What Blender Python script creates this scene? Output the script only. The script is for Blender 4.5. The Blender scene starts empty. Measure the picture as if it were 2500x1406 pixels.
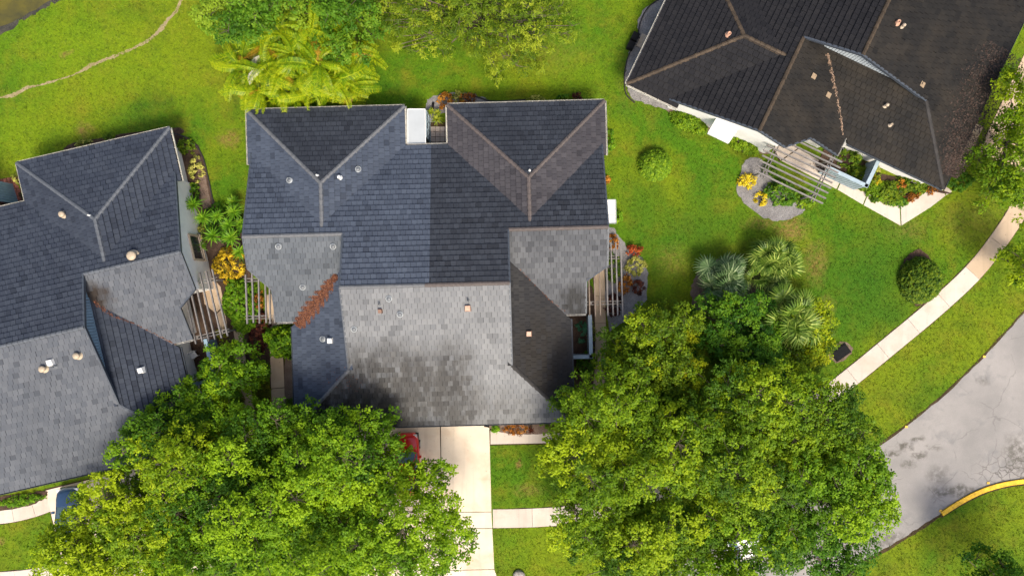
import bpy, math, random
import numpy as np
from mathutils import Vector, Matrix

# ------------------------------------------------------------------ camera, sky, sun, exposure
SC = bpy.context.scene
COL = SC.collection
CAM_H = 50.0                 # drone height above the lawn (m)
PXM = 0.03                   # metres per photo pixel on the ground
cam = bpy.data.cameras.new('camera'); cam_ob = bpy.data.objects.new('camera', cam); COL.objects.link(cam_ob)
cam_ob.location = (0, 0, CAM_H); cam_ob.rotation_euler = (0, 0, 0)
cam.sensor_width = 36.0; cam.lens = 36.0 * CAM_H / (2500 * PXM)
cam.clip_end = 1000
SC.camera = cam_ob
SUN_EL = math.radians(55); SUN_AZ = (0.30, -0.954)          # horizontal direction towards the sun
world = bpy.data.worlds.new('World'); SC.world = world; world.use_nodes = True
wn = world.node_tree; bg = wn.nodes['Background']
sky = wn.nodes.new('ShaderNodeTexSky'); sky.sky_type = 'NISHITA'; sky.sun_disc = False; sky.dust_density = 5.0; sky.ozone_density = 0.6; sky.air_density = 0.9
sky.sun_elevation = SUN_EL; sky.sun_rotation = math.atan2(SUN_AZ[0], SUN_AZ[1])
wn.links.new(sky.outputs[0], bg.inputs[0]); bg.inputs[1].default_value = 0.15
sun = bpy.data.lights.new('sun', 'SUN'); sun_ob = bpy.data.objects.new('sun', sun); COL.objects.link(sun_ob)
sun.energy = 2.5; sun.angle = math.radians(15); sun.color = (1.0, 0.92, 0.78)
sd = Vector((SUN_AZ[0] * math.cos(SUN_EL), SUN_AZ[1] * math.cos(SUN_EL), math.sin(SUN_EL)))
sun_ob.rotation_euler = sd.to_track_quat('Z', 'Y').to_euler(); sun_ob.location = sd * 80
SC.view_settings.view_transform = 'Standard'; SC.view_settings.look = 'None'
SC.view_settings.gamma = 1.0; SC.view_settings.exposure = 0.66
SC.render.engine = 'CYCLES'
SC.cycles.max_bounces = 6; SC.cycles.transparent_max_bounces = 8

# ------------------------------------------------------------------ helpers
def G(px, py, z=0.0):
    k = PXM * (CAM_H - z) / CAM_H
    return Vector(((px - 1250) * k, (703 - py) * k, z))
def GP(pts, z=0.0): return [G(x, y, z) for x, y in pts]

def lin(c):
    return tuple(((v / 255) / 12.92 if v / 255 <= 0.04045 else ((v / 255 + 0.055) / 1.055) ** 2.4) for v in c)

def empty(name, loc=(0, 0, 0), rz=0.0, parent=None):
    o = bpy.data.objects.new(name, None); COL.objects.link(o)
    o.location = loc; o.rotation_euler = (0, 0, rz); o.empty_display_size = 0.2
    if parent: o.parent = parent
    return o

def tag(o, label=None, cat=None, group=None, kind=None):
    if label: o['label'] = label
    if cat: o['category'] = cat
    if group: o['group'] = group
    if kind: o['kind'] = kind
    return o

def link(name, me, parent=None, matrix=None):
    o = bpy.data.objects.new(name, me); COL.objects.link(o)
    if parent is not None: o.parent = parent
    if matrix is not None: o.matrix_local = matrix
    return o

def mesh(name, V, F, mat=None, smooth=False):
    me = bpy.data.meshes.new(name)
    me.from_pydata([tuple(v) for v in V], [], [tuple(f) for f in F])
    if mat: me.materials.append(mat)
    if smooth: me.polygons.foreach_set('use_smooth', [True] * len(me.polygons))
    me.update(); return me

def fast_mesh(name, V, nper, mat, tint=None, smooth=False):
    """V: (n*nper,3) array; every nper consecutive verts form one face."""
    V = np.asarray(V, dtype=np.float32).reshape(-1, 3); nv = len(V); nf = nv // nper
    me = bpy.data.meshes.new(name)
    me.vertices.add(nv); me.vertices.foreach_set('co', V.ravel())
    me.loops.add(nv); me.loops.foreach_set('vertex_index', np.arange(nv, dtype=np.int32))
    me.polygons.add(nf)
    me.polygons.foreach_set('loop_start', np.arange(0, nv, nper, dtype=np.int32))
    if smooth: me.polygons.foreach_set('use_smooth', np.ones(nf, dtype=bool))
    if mat: me.materials.append(mat)
    me.update(calc_edges=True)
    if tint is not None:
        a = me.attributes.new('tint', 'FLOAT', 'POINT')
        a.data.foreach_set('value', np.repeat(np.asarray(tint, dtype=np.float32), nper))
    return me

class MB:
    """collects simple solids into one mesh"""
    def __init__(s): s.V = []; s.F = []
    def add(s, V, F):
        b = len(s.V); s.V += [Vector(v) for v in V]; s.F += [tuple(i + b for i in f) for f in F]; return s
    def box(s, a, b):
        x0, y0, z0 = a; x1, y1, z1 = b
        return s.add([(x0, y0, z0), (x1, y0, z0), (x1, y1, z0), (x0, y1, z0), (x0, y0, z1), (x1, y0, z1), (x1, y1, z1), (x0, y1, z1)],
                     [(0, 3, 2, 1), (4, 5, 6, 7), (0, 1, 5, 4), (1, 2, 6, 5), (2, 3, 7, 6), (3, 0, 4, 7)])
    def bar(s, p, q, w, h, up=Vector((0, 0, 1))):
        p = Vector(p); q = Vector(q); d = (q - p).normalized(); sx = d.cross(up)
        if sx.length < 1e-4: sx = d.cross(Vector((1, 0, 0)))
        sx.normalize(); u = sx.cross(d).normalized()
        V = [e + sx * (a * w / 2) + u * (b * h / 2) for e in (p, q) for a, b in ((-1, -1), (1, -1), (1, 1), (-1, 1))]
        return s.add(V, [(0, 1, 2, 3), (7, 6, 5, 4), (0, 4, 5, 1), (1, 5, 6, 2), (2, 6, 7, 3), (3, 7, 4, 0)])
    def prism(s, poly, z0, z1):
        n = len(poly)
        z1f = z1 if callable(z1) else (lambda x, y: z1)
        z0f = z0 if callable(z0) else (lambda x, y: z0)
        P = [(p[0], p[1]) for p in poly]
        A = sum(P[i][0] * P[(i + 1) % n][1] - P[(i + 1) % n][0] * P[i][1] for i in range(n))
        if A < 0: P = P[::-1]
        V = [(x, y, z0f(x, y)) for x, y in P] + [(x, y, z1f(x, y)) for x, y in P]
        return s.add(V, [tuple(range(n))[::-1], tuple(range(n, 2 * n))] + [(i, (i + 1) % n, n + (i + 1) % n, n + i) for i in range(n)])
    def tube(s, pts, rads, n=6, cap=True):
        pts = [Vector(p) for p in pts]; rings = []
        up = Vector((0.13, 0.31, 1)).normalized()
        for i, p in enumerate(pts):
            d = (pts[min(i + 1, len(pts) - 1)] - pts[max(i - 1, 0)])
            d = d.normalized() if d.length > 1e-6 else Vector((0, 0, 1))
            a = d.cross(up)
            if a.length < 0.05: a = d.cross(Vector((1, 0, 0)))
            a.normalize(); b = d.cross(a)
            rings.append([p + (a * math.cos(2 * math.pi * k / n) + b * math.sin(2 * math.pi * k / n)) * rads[i] for k in range(n)])
        V = [v for r in rings for v in r]; F = []
        for i in range(len(pts) - 1):
            for k in range(n):
                F.append((i * n + k, i * n + (k + 1) % n, (i + 1) * n + (k + 1) % n, (i + 1) * n + k))
        if cap: F.append(tuple(range(n))[::-1]); F.append(tuple(range((len(pts) - 1) * n, len(pts) * n)))
        return s.add(V, F)
    def lathe(s, prof, n=16, c=(0, 0, 0)):
        V = [(c[0] + r * math.cos(2 * math.pi * k / n), c[1] + r * math.sin(2 * math.pi * k / n), c[2] + z) for r, z in prof for k in range(n)]
        F = [(i * n + k, i * n + (k + 1) % n, (i + 1) * n + (k + 1) % n, (i + 1) * n + k) for i in range(len(prof) - 1) for k in range(n)]
        F.append(tuple(range((len(prof) - 1) * n, len(prof) * n)))
        return s.add(V, F)
    def mesh(s, name, mat, smooth=False): return mesh(name, s.V, s.F, mat, smooth)
    def build(s, name, mat, parent=None, smooth=False, matrix=None): return link(name, s.mesh(name, mat, smooth), parent, matrix)

def smooth_poly(pts, sub=6, jit=0.0, seed=0, closed=True):
    rng = random.Random(seed); n = len(pts); out = []
    for i in range(n if closed else n - 1):
        if closed: p0, p1, p2, p3 = pts[(i - 1) % n], pts[i], pts[(i + 1) % n], pts[(i + 2) % n]
        else: p0, p1, p2, p3 = pts[max(i - 1, 0)], pts[i], pts[i + 1], pts[min(i + 2, n - 1)]
        for k in range(sub):
            t = k / sub
            q = [0.5 * (2 * p1[a] + (p2[a] - p0[a]) * t + (2 * p0[a] - 5 * p1[a] + 4 * p2[a] - p3[a]) * t * t + (3 * p1[a] - p0[a] - 3 * p2[a] + p3[a]) * t ** 3) for a in (0, 1)]
            out.append((q[0] + rng.uniform(-jit, jit), q[1] + rng.uniform(-jit, jit)))
    if not closed: out.append(tuple(pts[-1]))
    return out

def in_poly(X, Y, poly):
    ins = np.zeros(X.shape, dtype=bool); n = len(poly)
    for i in range(n):
        x0, y0 = poly[i][:2]; x1, y1 = poly[(i + 1) % n][:2]
        if y0 == y1: continue
        c = ((y0 > Y) != (y1 > Y)) & (X < (x1 - x0) * (Y - y0) / (y1 - y0) + x0)
        ins ^= c
    return ins

# ------------------------------------------------------------------ materials
def new_mat(name):
    m = bpy.data.materials.new(name); m.use_nodes = True
    nt = m.node_tree; b = nt.nodes['Principled BSDF']
    return m, nt, b
def N(nt, t, ins=None, **props):
    n = nt.nodes.new(t)
    for k, v in props.items(): setattr(n, k, v)
    for k, v in (ins or {}).items():
        if hasattr(v, 'is_output') or hasattr(v, 'links'): nt.links.new(v, n.inputs[k])
        else: n.inputs[k].default_value = v
    return n
def rgba(c): return (c[0], c[1], c[2], 1.0)
def mixc(nt, fac, a, b, mode='MIX'):
    n = nt.nodes.new('ShaderNodeMix'); n.data_type = 'RGBA'; n.blend_type = mode
    for s, v in ((0, fac), (6, a), (7, b)):
        if hasattr(v, 'links'): nt.links.new(v, n.inputs[s])
        else: n.inputs[s].default_value = v if s == 0 else rgba(v)
    return n.outputs[2]
def mth(nt, op, a, b=0.0, clamp=False):
    n = nt.nodes.new('ShaderNodeMath'); n.operation = op; n.use_clamp = clamp
    for s, v in ((0, a), (1, b)):
        if hasattr(v, 'links'): nt.links.new(v, n.inputs[s])
        else: n.inputs[s].default_value = v
    return n.outputs[0]
def rng_map(nt, v, a, b, c=0.0, d=1.0):
    n = N(nt, 'ShaderNodeMapRange', {0: v, 1: a, 2: b, 3: c, 4: d}); n.clamp = True; return n.outputs[0]
def noise(nt, vec, scale, detail=3.0, rough=0.55, dist=0.0):
    return N(nt, 'ShaderNodeTexNoise', {'Vector': vec, 'Scale': scale, 'Detail': detail, 'Roughness': rough, 'Distortion': dist}).outputs[0]
def pos(nt): return nt.nodes.new('ShaderNodeNewGeometry').outputs['Position']
def blob(nt, vec, c, r, soft=0.6):
    """ellipse mask on the ground plane"""
    s = N(nt, 'ShaderNodeVectorMath', {0: vec, 1: (c[0], c[1], 0)}, operation='SUBTRACT').outputs[0]
    d = N(nt, 'ShaderNodeVectorMath', {0: s, 1: (1 / r[0], 1 / r[1], 0)}, operation='MULTIPLY').outputs[0]
    l = N(nt, 'ShaderNodeVectorMath', {0: d}, operation='LENGTH').outputs['Value']
    return rng_map(nt, l, 1.0, 1.0 - soft, 0.0, 1.0)
def warp(nt, p, scale, amt):
    n = N(nt, 'ShaderNodeTexNoise', {'Vector': p, 'Scale': scale, 'Detail': 3.0}).outputs[1]
    s = N(nt, 'ShaderNodeVectorMath', {0: n, 1: (0.5, 0.5, 0.5)}, operation='SUBTRACT').outputs[0]
    m_ = N(nt, 'ShaderNodeVectorMath', {0: s, 'Scale': amt}, operation='SCALE').outputs[0]
    return N(nt, 'ShaderNodeVectorMath', {0: p, 1: m_}, operation='ADD').outputs[0]
def bump(nt, b, h, strength=0.4, dist=0.02):
    n = N(nt, 'ShaderNodeBump', {'Strength': strength, 'Distance': dist, 'Height': h}); nt.links.new(n.outputs[0], b.inputs['Normal'])
def rnd_piece(nt):
    """one random value for each piece, whether it is its own object or an island of a joined mesh"""
    a = nt.nodes.new('ShaderNodeObjectInfo').outputs['Random']
    b_ = nt.nodes.new('ShaderNodeNewGeometry').outputs['Random Per Island']
    return mth(nt, 'FRACT', mth(nt, 'ADD', a, b_))

def plain(name, col, rough=0.6, var=0.15, scale=6.0, metal=0.0, spec=0.4, bmp=0.15):
    m, nt, b = new_mat(name); p = pos(nt)
    n = noise(nt, p, scale, 4.0)
    c = mixc(nt, rng_map(nt, n, 0.3, 0.7), tuple(v * (1 - var) for v in col), tuple(min(v * (1 + var), 0.95) for v in col))
    r = rnd_piece(nt)
    c = mixc(nt, 1.0, c, N(nt, 'ShaderNodeCombineColor', {0: rng_map(nt, r, 0, 1, 1 - var * 0.6, 1), 1: rng_map(nt, r, 0, 1, 1 - var * 0.6, 1), 2: rng_map(nt, r, 0, 1, 1 - var * 0.6, 1)}).outputs[0], 'MULTIPLY')
    nt.links.new(c, b.inputs['Base Color']); b.inputs['Roughness'].default_value = rough
    b.inputs['Metallic'].default_value = metal; b.inputs['Specular IOR Level'].default_value = spec
    if bmp: bump(nt, b, noise(nt, p, scale * 8, 2.0), bmp, 0.01)
    return m

def tile_mat(name, ca, cb, algae_shade=(), algae_shade_col=(0.012, 0.011, 0.009), dust=(0.16, 0.13, 0.10), dust_amt=0.0, rough=0.62, weather=0.5, spec=0.2):
    """concrete roof tile: each tile its own shade, broad weathering and algae stains and painted tree shade where algae_shade lists them"""
    m, nt, b = new_mat(name); p = pos(nt); r = rnd_piece(nt)
    c = mixc(nt, r, ca, cb)
    odd = rng_map(nt, r, 0.93, 0.96); c = mixc(nt, odd, c, tuple(v * 0.78 for v in ca))
    w1 = rng_map(nt, noise(nt, p, 0.35, 5.0, 0.6), 0.35, 0.68)
    c = mixc(nt, mth(nt, 'MULTIPLY', w1, weather), c, tuple(v * 0.66 for v in ca))
    if dust_amt:
        w2 = rng_map(nt, noise(nt, warp(nt, p, 0.8, 1.5), 0.5, 6.0, 0.65), 0.42, 0.7)
        c = mixc(nt, mth(nt, 'MULTIPLY', w2, dust_amt), c, dust)
    for (cx, cy, rx, ry, amt) in algae_shade:
        q = warp(nt, p, 1.1, 1.6)
        k = mth(nt, 'MULTIPLY', blob(nt, q, (cx, cy), (rx, ry), 0.55), amt)
        k = mth(nt, 'MULTIPLY', k, rng_map(nt, mth(nt, 'ADD', noise(nt, N(nt, 'ShaderNodeVectorMath', {0: p, 1: (1.0, .28, .28)}, operation='MULTIPLY').outputs[0], 2.1, 4.0), mth(nt, 'MULTIPLY', r, 0.34)), 0.30, 0.78))
        c = mixc(nt, k, c, algae_shade_col)
    nt.links.new(c, b.inputs['Base Color'])
    b.inputs['Roughness'].default_value = rough; b.inputs['Specular IOR Level'].default_value = spec
    bump(nt, b, noise(nt, p, 40.0, 3.0), 0.35, 0.008)
    return m

def leaf_mat(name, dark, mid, light, trans=0.30, rough=0.6):
    m, nt, b = new_mat(name)
    t = N(nt, 'ShaderNodeAttribute', attribute_name='tint').outputs['Fac']
    oi = nt.nodes.new('ShaderNodeObjectInfo').outputs['Random']
    t = mth(nt, 'ADD', t, rng_map(nt, oi, 0, 1, -0.08, 0.08))
    ramp = nt.nodes.new('ShaderNodeValToRGB'); nt.links.new(t, ramp.inputs[0])
    e = ramp.color_ramp.elements; e[0].position = 0.05; e[0].color = rgba(dark); e[1].position = 0.95; e[1].color = rgba(light)
    k = e.new(0.5); k.color = rgba(mid)
    nt.links.new(ramp.outputs[0], b.inputs['Base Color']); b.inputs['Roughness'].default_value = rough
    b.inputs['Specular IOR Level'].default_value = 0.2
    tr = N(nt, 'ShaderNodeBsdfTranslucent'); nt.links.new(mixc(nt, 1.0, ramp.outputs[0], (1.25, 1.25, 0.6), 'MULTIPLY'), tr.inputs[0])
    mx = N(nt, 'ShaderNodeMixShader', {0: trans}); nt.links.new(b.outputs[0], mx.inputs[1]); nt.links.new(tr.outputs[0], mx.inputs[2])
    nt.links.new(mx.outputs[0], nt.nodes['Material Output'].inputs[0])
    return m

def lawn_colour(nt, p, tuft=None):
    """patchy lawn: vivid green, yellowing and olive drifts, a few dry spots"""
    big = noise(nt, warp(nt, p, 0.15, 4.0), 0.10, 5.0, 0.6)
    med = noise(nt, p, 0.55, 5.0, 0.65)
    fin = noise(nt, p, 6.0, 4.0, 0.7)
    c = mixc(nt, rng_map(nt, big, 0.41, 0.59), LAWN_A, LAWN_B)
    c = mixc(nt, mth(nt, 'MULTIPLY', rng_map(nt, med, 0.48, 0.72), 0.7), c, LAWN_C)
    c = mixc(nt, mth(nt, 'MULTIPLY', rng_map(nt, noise(nt, warp(nt, p, 0.5, 2.0), 0.32, 4.0), 0.56, 0.74), 0.55), c, LAWN_D)
    for (x, y, rx, ry, a) in LUSH:
        g = G(x, y); k = mth(nt, 'MULTIPLY', blob(nt, warp(nt, p, .35, 5.0), (g.x, g.y), (rx * PXM, ry * PXM), 0.9), a); c = mixc(nt, k, c, (0.032, 0.105, 0.005))
    for (x, y, rx, ry, a) in [(150, 120, 280, 170, .55), (60, 330, 160, 90, .6), (420, 130, 160, 120, .35), (1400, 170, 160, 120, .3), (1290, 1340, 120, 90, .3)]:
        g = G(x, y); k = mth(nt, 'MULTIPLY', blob(nt, warp(nt, p, .35, 5.0), (g.x, g.y), (rx * PXM, ry * PXM), 0.9), a); c = mixc(nt, k, c, (0.140, 0.225, 0.004))
    c = mixc(nt, mth(nt, 'MULTIPLY', rng_map(nt, noise(nt, p, 1.7, 4.0, 0.7), 0.52, 0.68), 0.45), c, (0.050, 0.085, 0.004))
    dry = None
    wp = warp(nt, p, 1.3, 1.2)
    for (x, y, rx, ry, a) in DRY:
        g = G(x, y); k = mth(nt, 'MULTIPLY', blob(nt, wp, (g.x, g.y), (rx * PXM, ry * PXM), 0.8), a)
        dry = k if dry is None else mth(nt, 'MAXIMUM', dry, k)
    dry = mth(nt, 'MULTIPLY', dry, rng_map(nt, noise(nt, p, 3.5, 4.0), 0.30, 0.58))
    c = mixc(nt, dry, c, (0.20, 0.135, 0.045))
    c = mixc(nt, 1.0, c, N(nt, 'ShaderNodeCombineColor', {0: rng_map(nt, fin, 0.3, 0.7, 0.68, 1.24), 1: rng_map(nt, fin, 0.3, 0.7, 0.72, 1.18), 2: rng_map(nt, fin, 0.3, 0.7, 0.6, 1.1)}).outputs[0], 'MULTIPLY')
    return c, fin
LAWN_A = (0.058, 0.142, 0.004); LAWN_B = (0.132, 0.186, 0.005); LAWN_C = (0.165, 0.160, 0.012); LAWN_D = (0.030, 0.074, 0.004)
LUSH = [(2120, 640, 190, 160, .8), (1700, 560, 190, 150, .75), (2150, 760, 180, 120, .8), (1560, 480, 60, 160, .5), (1640, 300, 60, 60, .4), (330, 300, 120, 60, .4), (950, 235, 90, 40, .5), (2250, 960, 120, 60, .4)]
DRY = [(205, 318, 30, 26, 0.8), (560, 338, 40, 30, 0.8), (1930, 560, 60, 45, 0.9), (1990, 640, 40, 70, 0.7), (1860, 545, 60, 20, 0.6), (2015, 760, 30, 60, 0.6),
       (1266, 1133, 12, 16, 0.9), (3, 1322, 16, 16, 1.0), (1290, 1195, 50, 22, 0.5), (1640, 640, 60, 60, 0.35), (2220, 560, 70, 40, 0.35), (620, 200, 60, 90, 0.25), (160, 130, 22, 10, 0.9),
       (870, 258, 60, 16, 0.9), (1330, 130, 160, 60, 0.25), (1530, 200, 30, 120, 0.2), (2380, 540, 120, 70, 0.25)]

M = {}
M['lawn'], _nt, _b = new_mat('lawn'); _p = pos(_nt); _c, _f = lawn_colour(_nt, _p)
_nt.links.new(_c, _b.inputs['Base Color']); _b.inputs['Roughness'].default_value = 0.85; _b.inputs['Specular IOR Level'].default_value = 0.15
bump(_nt, _b, noise(_nt, _p, 9.0, 4.0, 0.7), 0.9, 0.06)
M['blade'], _nt, _b = new_mat('grass_blade'); _p = pos(_nt); _c, _f = lawn_colour(_nt, _p)
_t = N(_nt, 'ShaderNodeAttribute', attribute_name='tint').outputs['Fac']
_c = mixc(_nt, 1.0, _c, N(_nt, 'ShaderNodeCombineColor', {0: rng_map(_nt, _t, 0, 1, 0.75, 1.5), 1: rng_map(_nt, _t, 0, 1, 0.8, 1.35), 2: rng_map(_nt, _t, 0, 1, 0.6, 1.3)}).outputs[0], 'MULTIPLY')
_nt.links.new(_c, _b.inputs['Base Color']); _b.inputs['Roughness'].default_value = 0.6; _b.inputs['Specular IOR Level'].default_value = 0.25

def mulch_mat(name, a, b_, c_):
    m, nt, b = new_mat(name); p = pos(nt)
    c = mixc(nt, rng_map(nt, noise(nt, p, 1.2, 5.0, 0.6), 0.35, 0.65), a, b_)
    c = mixc(nt, rng_map(nt, noise(nt, p, 14.0, 4.0, 0.7), 0.5, 0.75), c, c_)
    nt.links.new(c, b.inputs['Base Color']); b.inputs['Roughness'].default_value = 0.95; b.inputs['Specular IOR Level'].default_value = 0.1
    bump(nt, b, noise(nt, p, 16.0, 4.0, 0.7), 1.0, 0.06); return m
M['mulch_grey'] = mulch_mat('mulch_grey', (0.185, 0.176, 0.172), (0.265, 0.255, 0.25), (0.08, 0.075, 0.075))
M['mulch_dark'] = mulch_mat('mulch_dark', (0.055, 0.035, 0.025), (0.10, 0.065, 0.045), (0.02, 0.014, 0.012))
M['mulch_brown'] = mulch_mat('mulch_brown', (0.15, 0.10, 0.075), (0.21, 0.155, 0.12), (0.07, 0.05, 0.04))
M['soil'] = mulch_mat('soil', (0.05, 0.035, 0.02), (0.08, 0.055, 0.03), (0.02, 0.015, 0.01))

def concrete_mat(name, col, stain=(0.45, 0.30, 0.18), stain_amt=0.25, speck=0.5):
    m, nt, b = new_mat(name); p = pos(nt)
    c = mixc(nt, rng_map(nt, noise(nt, p, 0.7, 5.0, 0.6), 0.3, 0.7), tuple(v * 0.9 for v in col), tuple(min(v * 1.06, 0.9) for v in col))
    c = mixc(nt, mth(nt, 'MULTIPLY', rng_map(nt, noise(nt, warp(nt, p, 0.6, 2.0), 0.42, 4.0), 0.5, 0.72), stain_amt), c, stain)
    c = mixc(nt, mth(nt, 'MULTIPLY', rng_map(nt, noise(nt, p, 5.5, 2.0, 0.5), 0.70, 0.76), speck), c, tuple(v * 0.4 for v in stain))
    st_ = noise(nt, N(nt, 'ShaderNodeVectorMath', {0: p, 1: (2.2, .16, 1)}, operation='MULTIPLY').outputs[0], 1.0, 4.0, .6)
    c = mixc(nt, mth(nt, 'MULTIPLY', rng_map(nt, st_, .54, .70), .35), c, tuple(v * .62 for v in col))
    r = rnd_piece(nt); k = rng_map(nt, r, 0, 1, 0.90, 1.0)
    c = mixc(nt, 1.0, c, N(nt, 'ShaderNodeCombineColor', {0: k, 1: k, 2: k}).outputs[0], 'MULTIPLY')
    nt.links.new(c, b.inputs['Base Color']); b.inputs['Roughness'].default_value = 0.85; b.inputs['Specular IOR Level'].default_value = 0.25
    bump(nt, b, noise(nt, p, 25.0, 4.0), 0.25, 0.01); return m
M['drive'] = concrete_mat('driveway_concrete', (0.68, 0.58, 0.46), (0.50, 0.34, 0.21), 0.6)
M['walk'] = concrete_mat('walk_concrete', (0.55, 0.48, 0.41), (0.40, 0.30, 0.21), 0.5)
M['walk_tan'] = concrete_mat('walk_concrete_tan', (0.50, 0.38, 0.26), (0.36, 0.24, 0.14), 0.45, 0.8)

# road: old pale asphalt with patches, tar lines and cracks
M['road'], nt, b = new_mat('road'); p = pos(nt)
c = mixc(nt, rng_map(nt, noise(nt, p, 0.25, 5.0, 0.6), 0.35, 0.65), (0.225, 0.214, 0.202), (0.310, 0.290, 0.272))
c = mixc(nt, mth(nt, 'MULTIPLY', rng_map(nt, noise(nt, warp(nt, p, 0.7, 2.5), 0.5, 5.0), 0.55, 0.7), 0.7), c, (0.172, 0.170, 0.168))
for (x, y, rx, ry, a) in [(2180, 1105, 26, 13, .9), (2210, 1090, 26, 13, .9), (2240, 1072, 24, 12, .8), (2215, 1130, 24, 12, .7), (2245, 1112, 26, 12, .8), (2280, 1090, 26, 10, .6), (2480, 1110, 40, 60, 0.75), (2330, 1200, 90, 20, 0.8), (2170, 1320, 90, 26, 0.7), (2400, 930, 26, 14, 0.6), (2290, 1160, 40, 30, 0.5)]:
    g = G(x, y); k = mth(nt, 'MULTIPLY', blob(nt, warp(nt, p, 1.2, 1.2), (g.x, g.y), (rx * PXM, ry * PXM), 0.6), a)
    k = mth(nt, 'MULTIPLY', k, rng_map(nt, noise(nt, p, 2.5, 5.0, 0.7), 0.38, 0.56)); c = mixc(nt, k, c, (0.085, 0.078, 0.062))
vor = N(nt, 'ShaderNodeTexVoronoi', {'Vector': warp(nt, p, 0.9, 0.9), 'Scale': 0.33}, feature='DISTANCE_TO_EDGE').outputs['Distance']
crk = mth(nt, 'MULTIPLY', rng_map(nt, vor, 0.012, 0.004), rng_map(nt, noise(nt, p, 0.4, 3.0), 0.46, 0.55)); c = mixc(nt, mth(nt, 'MULTIPLY', crk, 0.3), c, (0.06, 0.055, 0.05))
g = G(2470, 1150); vor2 = N(nt, 'ShaderNodeTexVoronoi', {'Vector': warp(nt, p, 2.0, 0.4), 'Scale': 1.5}, feature='DISTANCE_TO_EDGE').outputs['Distance']
c = mixc(nt, mth(nt, 'MULTIPLY', rng_map(nt, vor2, 0.05, 0.015), mth(nt, 'MULTIPLY', blob(nt, p, (g.x, g.y), (3.2, 1.6), 0.5), 0.75)), c, (0.07, 0.06, 0.05))
c = mixc(nt, rng_map(nt, noise(nt, p, 22.0, 3.0, 0.7), 0.3, 0.7), c, mixc(nt, 1.0, c, (0.8, 0.8, 0.8), 'MULTIPLY'))
nt.links.new(c, b.inputs['Base Color']); b.inputs['Roughness'].default_value = 0.85; bump(nt, b, noise(nt, p, 30.0, 3.0), 0.3, 0.01)

M['water'], nt, b = new_mat('water'); p = pos(nt)
c = mixc(nt, rng_map(nt, noise(nt, warp(nt, p, 0.6, 2.0), 0.5, 5.0), 0.35, 0.65), (0.10, 0.085, 0.012), (0.035, 0.035, 0.016))
nt.links.new(c, b.inputs['Base Color']); b.inputs['Roughness'].default_value = 0.22; bump(nt, b, noise(nt, p, 3.0, 3.0), 0.15, 0.03)
M['bank'] = mulch_mat('bank', (0.035, 0.036, 0.034), (0.075, 0.07, 0.055), (0.012, 0.012, 0.012))
M['worn'] = mulch_mat('worn_dirt', (0.26, 0.21, 0.10), (0.34, 0.27, 0.17), (0.15, 0.16, 0.03))

M['tile_blue'] = tile_mat('tile_blue_grey', (0.040, 0.051, 0.074), (0.060, 0.075, 0.104), weather=0.4)  # rear slopes kept darker than the front, shade put into the tile colour
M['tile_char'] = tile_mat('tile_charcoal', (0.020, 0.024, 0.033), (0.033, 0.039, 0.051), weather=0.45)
gA, gB, gC_shade = G(1108, 960, 4.4), G(1320, 880, 3.6), G(880, 960, 4.0)  # lower left blobs: tree shade painted into the front tiles, mixed with algae
M['tile_front_sunlit'] = tile_mat('tile_front_sunlit', (0.128, 0.134, 0.140), (0.182, 0.187, 0.190), [(gA.x, gA.y, 2.2, 4.6, 1.0), (gA.x, gA.y - .8, .8, 4.2, 1.0), (gA.x + 3.0, gA.y - 2.0, 3.0, 2.6, .6), (gA.x - 3.2, gA.y - .2, 4.2, 4.4, 0.95), (gC_shade.x, gC_shade.y, 5.6, 4.2, 1.0), (gC_shade.x - 1.5, gC_shade.y - 1.5, 4.6, 3.4, 1.0), (gC_shade.x + 1.5, gC_shade.y - 1.2, 4.0, 2.6, 1.0)], (0.012, 0.011, 0.010), weather=0.35, spec=0.45, rough=0.5)  # sun on the front slope put into a paler tile colour
M['tile_wing_l'] = tile_mat('tile_wing_left', (0.082, 0.093, 0.106), (0.122, 0.135, 0.148), weather=0.3)  # both wing slopes toned paler, standing in for sun on them
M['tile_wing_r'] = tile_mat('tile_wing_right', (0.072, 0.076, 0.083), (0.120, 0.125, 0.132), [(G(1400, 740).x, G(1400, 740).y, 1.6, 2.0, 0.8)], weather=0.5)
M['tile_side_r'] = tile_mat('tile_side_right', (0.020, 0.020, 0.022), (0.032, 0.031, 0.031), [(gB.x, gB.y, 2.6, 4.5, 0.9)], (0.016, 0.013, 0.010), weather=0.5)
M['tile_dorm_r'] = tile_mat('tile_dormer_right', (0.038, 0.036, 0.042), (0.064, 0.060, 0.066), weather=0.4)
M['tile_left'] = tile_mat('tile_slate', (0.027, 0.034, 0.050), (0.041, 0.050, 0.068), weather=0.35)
M['tile_left_sunlit'] = tile_mat('tile_slate_sunlit', (0.084, 0.093, 0.108), (0.125, 0.133, 0.146), [(G(232, 735, 4).x, G(232, 735, 4).y, 1.6, 1.6, 0.9)], (0.03, 0.02, 0.013), weather=0.4)  # same slate as the rear, paled to imitate sun on these slopes
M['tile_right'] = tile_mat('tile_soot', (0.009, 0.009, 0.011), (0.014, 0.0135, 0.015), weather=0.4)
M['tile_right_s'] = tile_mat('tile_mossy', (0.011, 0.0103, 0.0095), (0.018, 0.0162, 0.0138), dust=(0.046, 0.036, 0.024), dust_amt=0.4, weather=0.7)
M['tile_tan'] = plain('tile_tan', (0.26, 0.19, 0.12), 0.8)
M['deck'] = plain('roof_deck', (0.02, 0.02, 0.022), 0.9)
M['cap_blue'] = plain('ridge_cap_grey', (0.105, 0.11, 0.118), 0.65, 0.2)
M['cap_brown'] = plain('ridge_cap_brown', (0.088, 0.072, 0.066), 0.7, 0.2)
M['cap_dark'] = plain('ridge_cap_slate', (0.085, 0.095, 0.11), 0.65, 0.2)
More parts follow.
